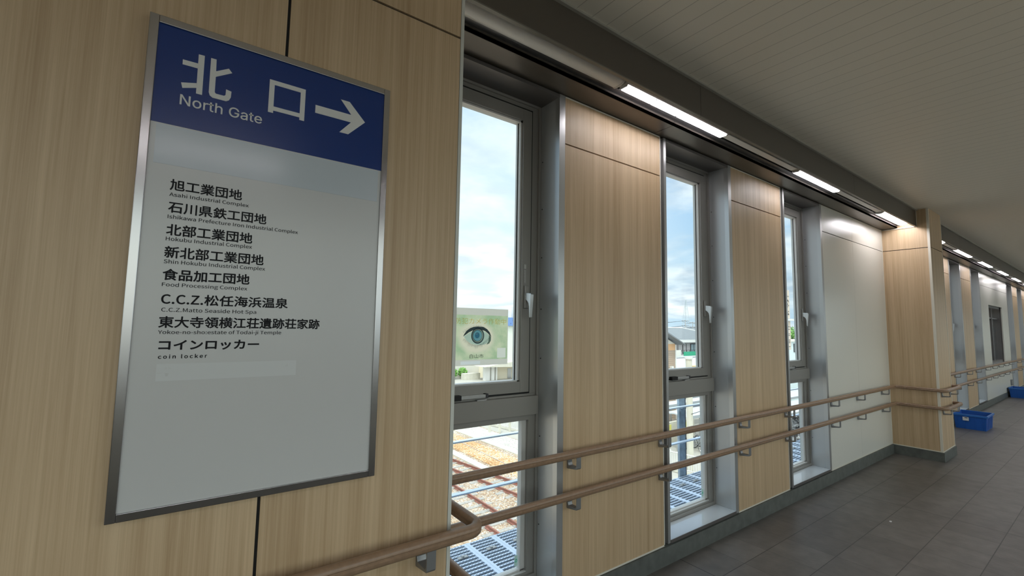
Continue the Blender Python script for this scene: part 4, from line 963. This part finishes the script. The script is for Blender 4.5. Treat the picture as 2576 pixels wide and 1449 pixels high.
def bicycle():
    b = empty('bicycle', (0, 0, GR))
    for x in (-0.54, 0.54):
        wh = MB().torus((x, 0, GR+0.345), 0.33, 0.019, 22, 5).build('wheel', TYRE, b)
        s_ = MB().torus((x, 0, GR+0.345), 0.305, 0.010, 22, 4)
        s_.build('rim', CHROME, wh)
        s_ = MB()
        for k in range(8):
            a = math.pi*k/8; s_.tube([(x-0.3*math.cos(a), 0, GR+0.345-0.3*math.sin(a)), (x+0.3*math.cos(a), 0, GR+0.345+0.3*math.sin(a))], 0.004, 3)
        s_.build('spokes', CHROME, wh)
    z = GR
    m = MB(); m.tube([(-0.54, 0, z+.345), (-0.10, 0, z+.29), (0.42, 0, z+.66)], 0.017, 6); m.tube([(-0.10, 0, z+.29), (-0.24, 0, z+.78)], 0.017, 6); m.tube([(-0.54, 0, z+.345), (-0.22, 0, z+.68)], 0.011, 5); m.tube([(-0.2, 0, z+.60), (0.40, 0, z+.74)], 0.015, 6)
    m.tube([(0.54, 0, z+.345), (0.44, 0, z+.60), (0.36, 0, z+.98)], 0.016, 6); m.build('frame', mat('bicycle frame', (0.35, 0.36, 0.38), 0.35, 0.5), b)
    m = MB(); m.tube([(0.24, -0.27, z+1.0), (0.33, -0.2, z+1.02), (0.37, 0, z+.99), (0.33, 0.2, z+1.02), (0.24, 0.27, z+1.0)], 0.013, 6); m.build('handlebar', CHROME, b)
    m = MB(); m.prism_yz([(-0.10, z+.80), (0.10, z+.80), (0.08, z+.86), (-0.08, z+.86)], -0.36, -0.16); m.build('saddle', DARK, b, bevel=0.02)
    m = MB(); m.tube([(-0.70, 0, z+.70), (-0.30, 0, z+.72)], 0.05, 6); m.build('carrier', DARK, b)
    m = MB(); x0, x1 = 0.45, 0.75
    for k in range(5):
        zz = z+0.72+0.055*k; m.tube([(x0, -0.15, zz), (x1, -0.17, zz), (x1, 0.17, zz), (x0, 0.15, zz), (x0, -0.15, zz)], 0.005, 4)
    for (xx, yv) in ((x0, -.15), (x0, .15), (x1, -.17), (x1, .17), (0.6, -.16), (0.6, .16)): m.tube([(xx, yv, z+0.72), (xx, yv, z+0.94)], 0.005, 4)
    m.box(x0, x1, -0.15, 0.15, z+0.715, z+0.722); m.build('basket', mat('silver basket', (0.6, 0.61, 0.62), 0.4, 0.3), b)
    return b
bk = bicycle(); note_kids(bk)
for o in list(bk.children): note_kids(o)
tag(bk, 'bicycle parked in the crowded rows under the white shelter roofs', 'bicycle', 'bicycles in the rows by the shelters')
rnd = random.Random(7); first = True
rows = [(27.6, 34.0, 17.3, 90), (27.8, 34.4, 15.3, 80), (34.6, 47.0, 14.75, 90), (38.6, 44.0, 18.4, 90), (32.5, 45.0, 13.0, 90), (35.6, 47.0, 16.5, 90), (28.0, 31.5, 20.8, 90), (23.9, 26.4, 21.6, 100), (31.8, 34.0, 19.1, 90)]
for (xa, xb, yv, ang) in rows:
    x = xa
    while x < xb:
        o = bk if first else copy_tree(bk); first = False
        o.location = (x, yv+rnd.uniform(-.03, .03), GR-0.02+H); o.rotation_euler = (math.radians(rnd.uniform(-4, 4))*0, 0, math.radians(ang+rnd.uniform(-3, 3)+(180 if rnd.random() < 0.3 else 0)))
        x += 0.60+rnd.uniform(0, 0.10)

# ------------------------------------------------------------------ buildings
PLASTER = mat('cream render', (0.66, 0.64, 0.58), 0.8); GREYR = mat('grey roof tiles', (0.17, 0.19, 0.205), 0.6, noise=0.06, nscale=2); LILAC = mat('grey lilac render', (0.52, 0.50, 0.53), 0.8)
WINF = mat('dark window', (0.10, 0.13, 0.16), 0.15, 0.0, spec=0.8); PANE = mat('pale blue pane', (0.35, 0.45, 0.52), 0.1)
def win(parent, x0, x1, y, z0, z1, frame=WHITE, pane=PANE, mull=1, nm='window'):
    f = MB(); f.box(x0-.06, x1+.06, y-0.05, y+0.05, z0-.06, z0); f.box(x0-.06, x1+.06, y-.05, y+.05, z1, z1+.06); f.box(x0-.06, x0, y-.05, y+.05, z0, z1); f.box(x1, x1+.06, y-.05, y+.05, z0, z1)
    for k in range(mull): xm = x0+(x1-x0)*(k+1)/(mull+1); f.box(xm-.025, xm+.025, y-.05, y+.02, z0, z1)
    w = f.build(nm, frame, parent); Box('pane', pane, (x0, x1, y-0.02, y+0.04, z0, z1), w); return w
# house with hipped grey roof and green balcony
h = empty('house', (47, 34, GR), 'house with grey hipped roof and green balcony, seen through the second window', 'house')
Box('walls', LILAC, (45.0, 56.0, 30.0, 38.0, GR, -1.20), h); Box('side_wing', PLASTER, (40.2, 45.0, 30.6, 38, GR, -1.2), h)
m = MB()
ev = [(39.6, 29.3, -1.25), (56.6, 29.3, -1.25), (56.6, 38.7, -1.25), (39.6, 38.7, -1.25)]; rg = [(46.5, 33.5, 0.10), (51.0, 33.5, 0.10)]
v = [m.bm.verts.new(p) for p in ev+rg]; lo = [m.bm.verts.new((p[0], p[1], p[2]-0.04)) for p in ev]
m.face([v[0], v[1], v[5], v[4]]); m.face([v[1], v[2], v[5]]); m.face([v[2], v[3], v[4], v[5]]); m.face([v[3], v[0], v[4]]); m.face(lo[::-1])
for i in range(4): m.face([v[i], v[(i+1) % 4], lo[(i+1) % 4], lo[i]])
m.build('roof', GREYR, h)
m = MB(); m.tube([ev[0], rg[0]], 0.09, 5); m.tube([rg[0], rg[1]], 0.09, 5); m.tube([ev[1], rg[1]], 0.09, 5); m.build('roof_ridge', mat('pale ridge', (0.6, 0.62, 0.62), 0.6), h)
Box('fascia', WHITE, (39.5, 56.7, 29.2, 29.32, -1.52, -1.22), h)
win(h, 47.3, 48.5, 29.98, -2.7, -1.78, DARK, PANE); win(h, 45.75, 46.35, 29.98, -2.75, -1.78, DARK, LILAC, 0, 'door'); win(h, 44.5, 44.85, 30.58, -2.6, -1.85, WHITE, WINF, 0)
b_ = Box('balcony', mat('green balcony sheet', (0.03, 0.34, 0.19), 0.5), (43.85, 50, 28.6, 28.66, -2.93, -2.48), h); Box('balcony_floor', WHITE, (42.2, 50, 28.6, 30, -3.10, -2.94), h)
Box('balcony_side', PLASTER, (42.4, 43.3, 28.6, 28.7, -2.93, -2.30), h)
m = MB(); m.box(43.4, 50, 28.6, 28.64, -2.33, -2.30)
for k in range(14): m.box(43.4+k*0.5, 43.43+k*0.5, 28.6, 28.63, -2.5, -2.33)
m.build('balcony_rail', DARK, h)
# slatted brown building with white gable
h = empty('house', (30, 25, GR), 'brown slatted building with a white gable at the left of the second window', 'house')
SL = stripe_mat('weathered slats', (0.42, 0.32, 0.24), (0.20, 0.15, 0.12), 2, 0.16, 0.18, 0.7)
Box('slatted_wall', SL, (27, 32.45, 22.0, 28.0, GR, -1.75), h)
o = Box('upper_boards', mat('orange brown boards', (0.62, 0.36, 0.18), 0.6), (27, 32.46, 21.99, 28.0, -1.75, -1.24), h)
MB().prism_xz([(27, -1.24), (32.46, -1.24), (29.75, -0.15)], 22.0, 28).build('gable', PLASTER, h)
MB().prism_xz([(26.4, -1.42), (29.75, 0.0), (33.05, -1.32), (33.05, -1.24), (29.75, 0.12), (26.4, -1.30)], 21.4, 28.6).build('roof', GREYR, h)
Box('corner_board', WHITE, (32.46, 32.58, 21.94, 22.06, GR, -1.3), h); Box('vent_hood', WHITE, (31.75, 31.98, 21.8, 22.0, -3.25, -3.02), h)
# low roofs between them
h = empty('house', (40, 24, GR), 'low building with pale blue tiled roof below the green balcony', 'house')
Box('walls', mat('slate wall', (0.22, 0.25, 0.30), 0.7), (34, 46, 26.2, 28, GR, -3.9), h)
MB().prism_yz([(25.4, -3.95), (27.6, -3.05), (28.3, -3.3), (28.3, -3.4), (27.6, -3.18), (25.4, -4.05)], 33.5, 46.5).build('roof', stripe_mat('pale blue tiles', (0.55, 0.63, 0.70), (0.42, 0.50, 0.58), 0, 0.3, 0.2), h)
cpy = empty('canopy', (40, 23.5, GR), 'orange canopy roof at the lower right of the second window', 'canopy')
Box('canopy_roof', mat('orange canopy', (0.70, 0.48, 0.22), 0.6), (38.5, 42.5, 22.6, 24.6, -3.55, -3.45), cpy)
for x in (38.7, 42.3):
    for y in (22.8, 24.4): Box('post', ALU, (x-.05, x+.05, y-.05, y+.05, GR-.02, -3.55), cpy)
# far blocks on the skyline
FARB = [(70, 6, 56, 8, -0.3, 'pale long far house', PLASTER, 90), ]
sky = [(83, 90, 60, 66, -0.5, PLASTER, 'white flat house far behind the slatted gable'), (91, 97.5, 60, 68, -1.0, mat('tan roof block', (0.60, 0.47, 0.34), 0.8), 'tan far house behind the grey hipped roof'), (104, 113, 70, 78, -0.5, mat('blue grey block', (0.35, 0.42, 0.50), 0.8), 'blue-grey far house left of the pylon pole'),
       (98, 103, 64, 70, -1.5, WHITE, 'white far house right of the tan one'), (150, 175, 95, 110, 0.5, mat('far hall grey', (0.5, 0.55, 0.6), 0.8), 'long grey hall on the skyline'), (118, 128, 72, 80, -0.6, PLASTER, 'cream far house right on the skyline')]
for (xa, xb, ya, yb_, zt, mt, lb) in sky:
    h = empty('house', ((xa+xb)/2, (ya+yb_)/2, GR), lb, 'house')
    Box('walls', mt, (xa, xb, ya, yb_, GR, zt-1.0), h)
    MB().prism_xz([(xa-.4, zt-1.0), (xb+.4, zt-1.0), ((xa+xb)/2, zt+0.2)], ya-.4, yb_+.4).build('roof', GREYR if mt is not WHITE else PLASTER, h)
    for k in range(3): Box('window', WINF, (xa+(xb-xa)*(0.15+0.3*k), xa+(xb-xa)*(0.27+0.3*k), ya-0.05, ya+.05, zt-2.6, zt-1.6), h)
# lattice pylon
PY = mat('pylon steel', (0.40, 0.46, 0.50), 0.6)
pl = empty('pylon', (465, 300, GR), 'tall pale lattice pylon on the skyline, seen through the second window', 'pylon')
px_, py_, zt = 465.0, 300.0, 33.0
def pw(z): f = (z-GR)/(zt-GR); return 0.35+2.3*(zt-z)/25
for sx in (-1, 1):
    for sy_ in (-1, 1):
        MB().tube([(px_+sx*pw(z), py_+sy_*pw(z), z) for z in (GR, 5, 15, 25, zt)], 0.17, 4).build('leg', PY, pl)
m = MB(); z = GR
while z < zt-2:
    z2 = z+max(2.6, pw(z)*1.1)
    z2 = min(z2, zt)
    for sy_ in (-1, 1):
        m.tube([(px_-pw(z), py_+sy_*pw(z), z), (px_+pw(z2), py_+sy_*pw(z2), z2)], 0.08, 3); m.tube([(px_+pw(z), py_+sy_*pw(z), z), (px_-pw(z2), py_+sy_*pw(z2), z2)], 0.08, 3); m.tube([(px_-pw(z2), py_+sy_*pw(z2), z2), (px_+pw(z2), py_+sy_*pw(z2), z2)], 0.08, 3)
    z = z2
m.build('bracing', PY, pl)
for z in (18, 23, 28): MB().tube([(px_-3, py_, z), (px_+3, py_, z)], 0.12, 4).build('cross_arm', PY, pl)
def pole(x, y, zt, lab):
    o = empty('utility_pole', (x, y, GR), lab, 'utility pole', 'utility poles behind the houses')
    MB().tube([(x, y, GR), (x, y, zt)], 0.10, 8, r2=0.06).build('shaft', ALU, o)
    for z in (zt-0.15, zt-0.9): MB().tube([(x-0.95, y, z), (x+0.95, y, z)], 0.03, 5).build('cross_arm', DARK, o)
    m = MB()
    for k in range(-2, 3): m.tube([(x+k*0.4, y, zt-.15), (x+k*0.4, y, zt+.05)], 0.035, 5)
    m.build('insulators', WHITE, o)
    MB().tube([(x+0.3, y, zt-2.4), (x+0.3, y, zt-1.5)], 0.25, 8).build('transformer', ALU, o)
    return o
pole(61.8, 40, 1.35, 'utility pole standing behind the hipped roof, in front of the pylon'); pole(73.0, 45.8, 1.2, 'utility pole right of the pylon at the edge of the second window'); pole(50, 40, 1.4, 'utility pole hidden mostly by the first oak panel')
for i, (za, yo) in enumerate(((1.25, 0), (1.2, 0.5), (0.5, 0), (0.45, 0.6))):
    pts = []
    for (xa, ya, xb, yb_) in ((50, 40, 61.8, 40), (61.8, 40, 73, 45.8), (73, 45.8, 95, 56)):
        for k in range(7):
            f = k/6; pts.append((xa+(xb-xa)*f, ya+(yb_-ya)*f+yo, za-0.35*math.sin(math.pi*f)))
    t = MB().tube(pts, 0.022, 4).build('overhead_wire', DARK); tag(t, ['uppermost overhead wire strung between the utility poles', 'second overhead wire strung between the utility poles', 'third overhead wire from the top between the utility poles', 'lowest overhead wire strung between the utility poles'][i], 'wire', 'overhead wires')

# station building seen through the first window
SB = mat('pale mint render', (0.64, 0.68, 0.60), 0.8); BLU = mat('blue roof band', (0.13, 0.24, 0.52), 0.5)
h = empty('station_building', (44, 60, GR), 'pale station building with blue roof band and canopy, seen through the first window', 'building')
Box('upper_storey', SB, (40.0, 52.0, 56.0, 64.0, -5.6, 0.2), h)
Box('roof_band', BLU, (39.6, 52.4, 55.6, 64.4, 0.02, 1.28), h)
for k in range(10):
    Box('band_stud', mat('band stud', (0.05, 0.10, 0.26), 0.5), (40.0+k*0.42, 40.1+k*0.42, 55.56, 55.6, 0.35+(0.45 if k % 2 else 0), 0.45+(0.45 if k % 2 else 0)), h)
win(h, 40.85, 42.5, 55.98, -1.58, -0.40, WHITE, SB, 1); win(h, 41.75, 42.0, 55.98, -3.7, -3.2, DARK, SB, 0)
MB().prism_xz([(34.8, -5.95), (40.0, -5.30), (52, -5.30), (52, -6.3), (41.8, -6.35), (40.0, -6.1)], 54.5, 58.0).build('canopy', CONC, h)
Box('lower_wall', mat('warm cream wall', (0.78, 0.72, 0.58), 0.8), (37.4, 52, 56.5, 64, GR-0.02, -5.6), h)  # one even cream colour, warmer than the upper storey
for x0_, x1_ in ((35.6, 36.45), (36.7, 37.25), (37.5, 37.75)): Box('pillar', WHITE, (x0_, x1_, 55.6, 56.2, GR-0.02, -5.75), h)
Box('blue_door', mat('blue door', (0.08, 0.20, 0.55), 0.5), (41.2, 42.1, 56.42, 56.5, GR, -6.3), h); Box('grey_door', ALU, (40.2, 40.9, 56.44, 56.5, GR, -6.5), h)
Box('base_block', PLASTER, (33.0, 37.4, 60.2, 66, GR-0.02, -5.9), h)
for x_, w_, hh in ((41.2, 0.5, 1.1), (42.3, 0.25, 1.8), (43.0, 0.3, 0.9)):
    Box('roof_unit', WHITE, (x_, x_+w_, 58, 58.6, 1.28, 1.28+hh), h)
pt = Box('planter', CONC, (33.2, 36.0, 57.6, 58.4, GR-0.02, -7.1)); tag(pt, 'long pale planter box in front of the station pillars', 'planter')
LEAF = mat('bright leaves', (0.16, 0.34, 0.07), 0.7, noise=0.35, nscale=5)
def bush(x, y, z, r, label, cat='bush', seed=1, n=420, ls=0.16, nm='bush', tall=1.0):
    rn = random.Random(seed); m = MB()
    for i in range(n):
        a = rn.uniform(0, 2*math.pi); q = rn.uniform(-1, 1); rr = r*(0.55+0.45*rn.random()); s_ = math.sqrt(1-q*q)
        c_ = Vector((x+rr*s_*math.cos(a), y+rr*s_*math.sin(a), z+rr*q*tall)); u = Vector((rn.uniform(-1, 1), rn.uniform(-1, 1), rn.uniform(-1, 1))).normalized(); v_ = u.orthogonal().normalized()
        m.face([m.bm.verts.new(c_+u*ls), m.bm.verts.new(c_+v_*ls*0.6), m.bm.verts.new(c_-u*ls), m.bm.verts.new(c_-v_*ls*0.6)])
    me_b = m.build(nm, LEAF); tag(me_b, label, cat); return me_b
for i, (x, z) in enumerate(((30.6, -7.15), (32.3, -7.2), (34.0, -7.15))): bush(x, 59.35, z+0.1, 0.72, ['leftmost green bush behind the planter below the poster', 'middle green bush behind the planter below the poster', 'green bush right behind the planter below the poster'][i], seed=i+3)
t = empty('tree', (103, 42, GR), 'green tree on the skyline at the right of the third window', 'tree')
rn = random.Random(9); m = MB()
for i in range(900):
    a = rn.uniform(0, 2*math.pi); q = rn.uniform(-1, 1); rr = 2.6*(0.4+0.6*rn.random()); s_ = math.sqrt(1-q*q); c_ = Vector((103+rr*s_*math.cos(a), 42+rr*s_*math.sin(a), -1.6+rr*q)); u = Vector((rn.uniform(-1, 1), rn.uniform(-1, 1), rn.uniform(-1, 1))).normalized(); v_ = u.orthogonal().normalized()
    m.face([m.bm.verts.new(c_+u*.3), m.bm.verts.new(c_+v_*.2), m.bm.verts.new(c_-u*.3), m.bm.verts.new(c_-v_*.2)])
m.build('foliage', LEAF, t); MB().tube([(103, 42, GR), (103, 42, -2)], 0.2, 7).build('trunk', SLEEPER, t)
# tower sign and small house behind the third window
ts = empty('tower_sign', (46.5, 20.5, GR), 'tall beige tower sign with dark lettering marks, seen through the third window', 'sign')
BG = mat('tower sign beige', (0.58, 0.50, 0.42), 0.6)
Box('upper_board', BG, (44.5, 48.95, 20.0, 20.5, 1.2, 4.05), ts, bevel=0.02); Box('lower_board', BG, (44.5, 49.0, 20.0, 20.5, -1.9, 0.95), ts, bevel=0.02)
Box('side_panel', PANE, (48.95, 49.35, 20.2, 20.5, 1.9, 3.9), ts); Box('side_panel', PANE, (49.0, 49.45, 20.2, 20.5, -0.6, 0.7), ts)
for x_ in (45.0, 48.3): Box('mast', ALU, (x_, x_+0.25, 20.5, 20.75, GR-.02, 4.0), ts)
Box('sign_light', WHITE, (44.5, 49.3, 19.7, 20.0, 0.98, 1.16), ts)
m = MB(); rn = random.Random(5)
for z in (3.4, 0.35, 0.1, -0.35, -0.5, -0.95, -1.1, -1.22, -1.6): m.box(47.9, 48.8, 19.98, 20.0, z, z+0.05)
for k in range(26): xx = 48.1+rn.random()*0.55; zz = 1.35+rn.random()*1.7; m.box(xx, xx+0.12, 19.98, 20.0, zz, zz+0.10)
m.build('dark_marks', mat('sign print', (0.12, 0.11, 0.10), 0.6), ts)
h = empty('house', (53, 23, GR), 'small pale flat-roofed house beside the tower sign in the third window', 'house')
Box('walls', mat('pale cyan render', (0.60, 0.70, 0.72), 0.7), (48.2, 58, 22.0, 27, GR-.02, -1.2), h); Box('roof', mat('pale roof edge', (0.72, 0.70, 0.62), 0.7), (48.0, 58.2, 21.8, 27.2, -1.2, -1.0), h)
win(h, 54.5, 55.3, 21.98, -2.3, -1.5, DARK, WINF, 0)
h = empty('house', (80, 34, GR), 'cream and white houses lining the far side of the bicycle park', 'house')
Box('walls', PLASTER, (64, 100, 34.0, 38, GR-.02, -4.4), h); MB().prism_yz([(33.6, -4.4), (36, -3.2), (38.4, -4.4)], 63.5, 100.5).build('roof', GREYR, h)
for k in range(8): win(h, 65+k*4.2, 66.6+k*4.2, 33.98, -6.4, -5.4, WHITE, PANE)
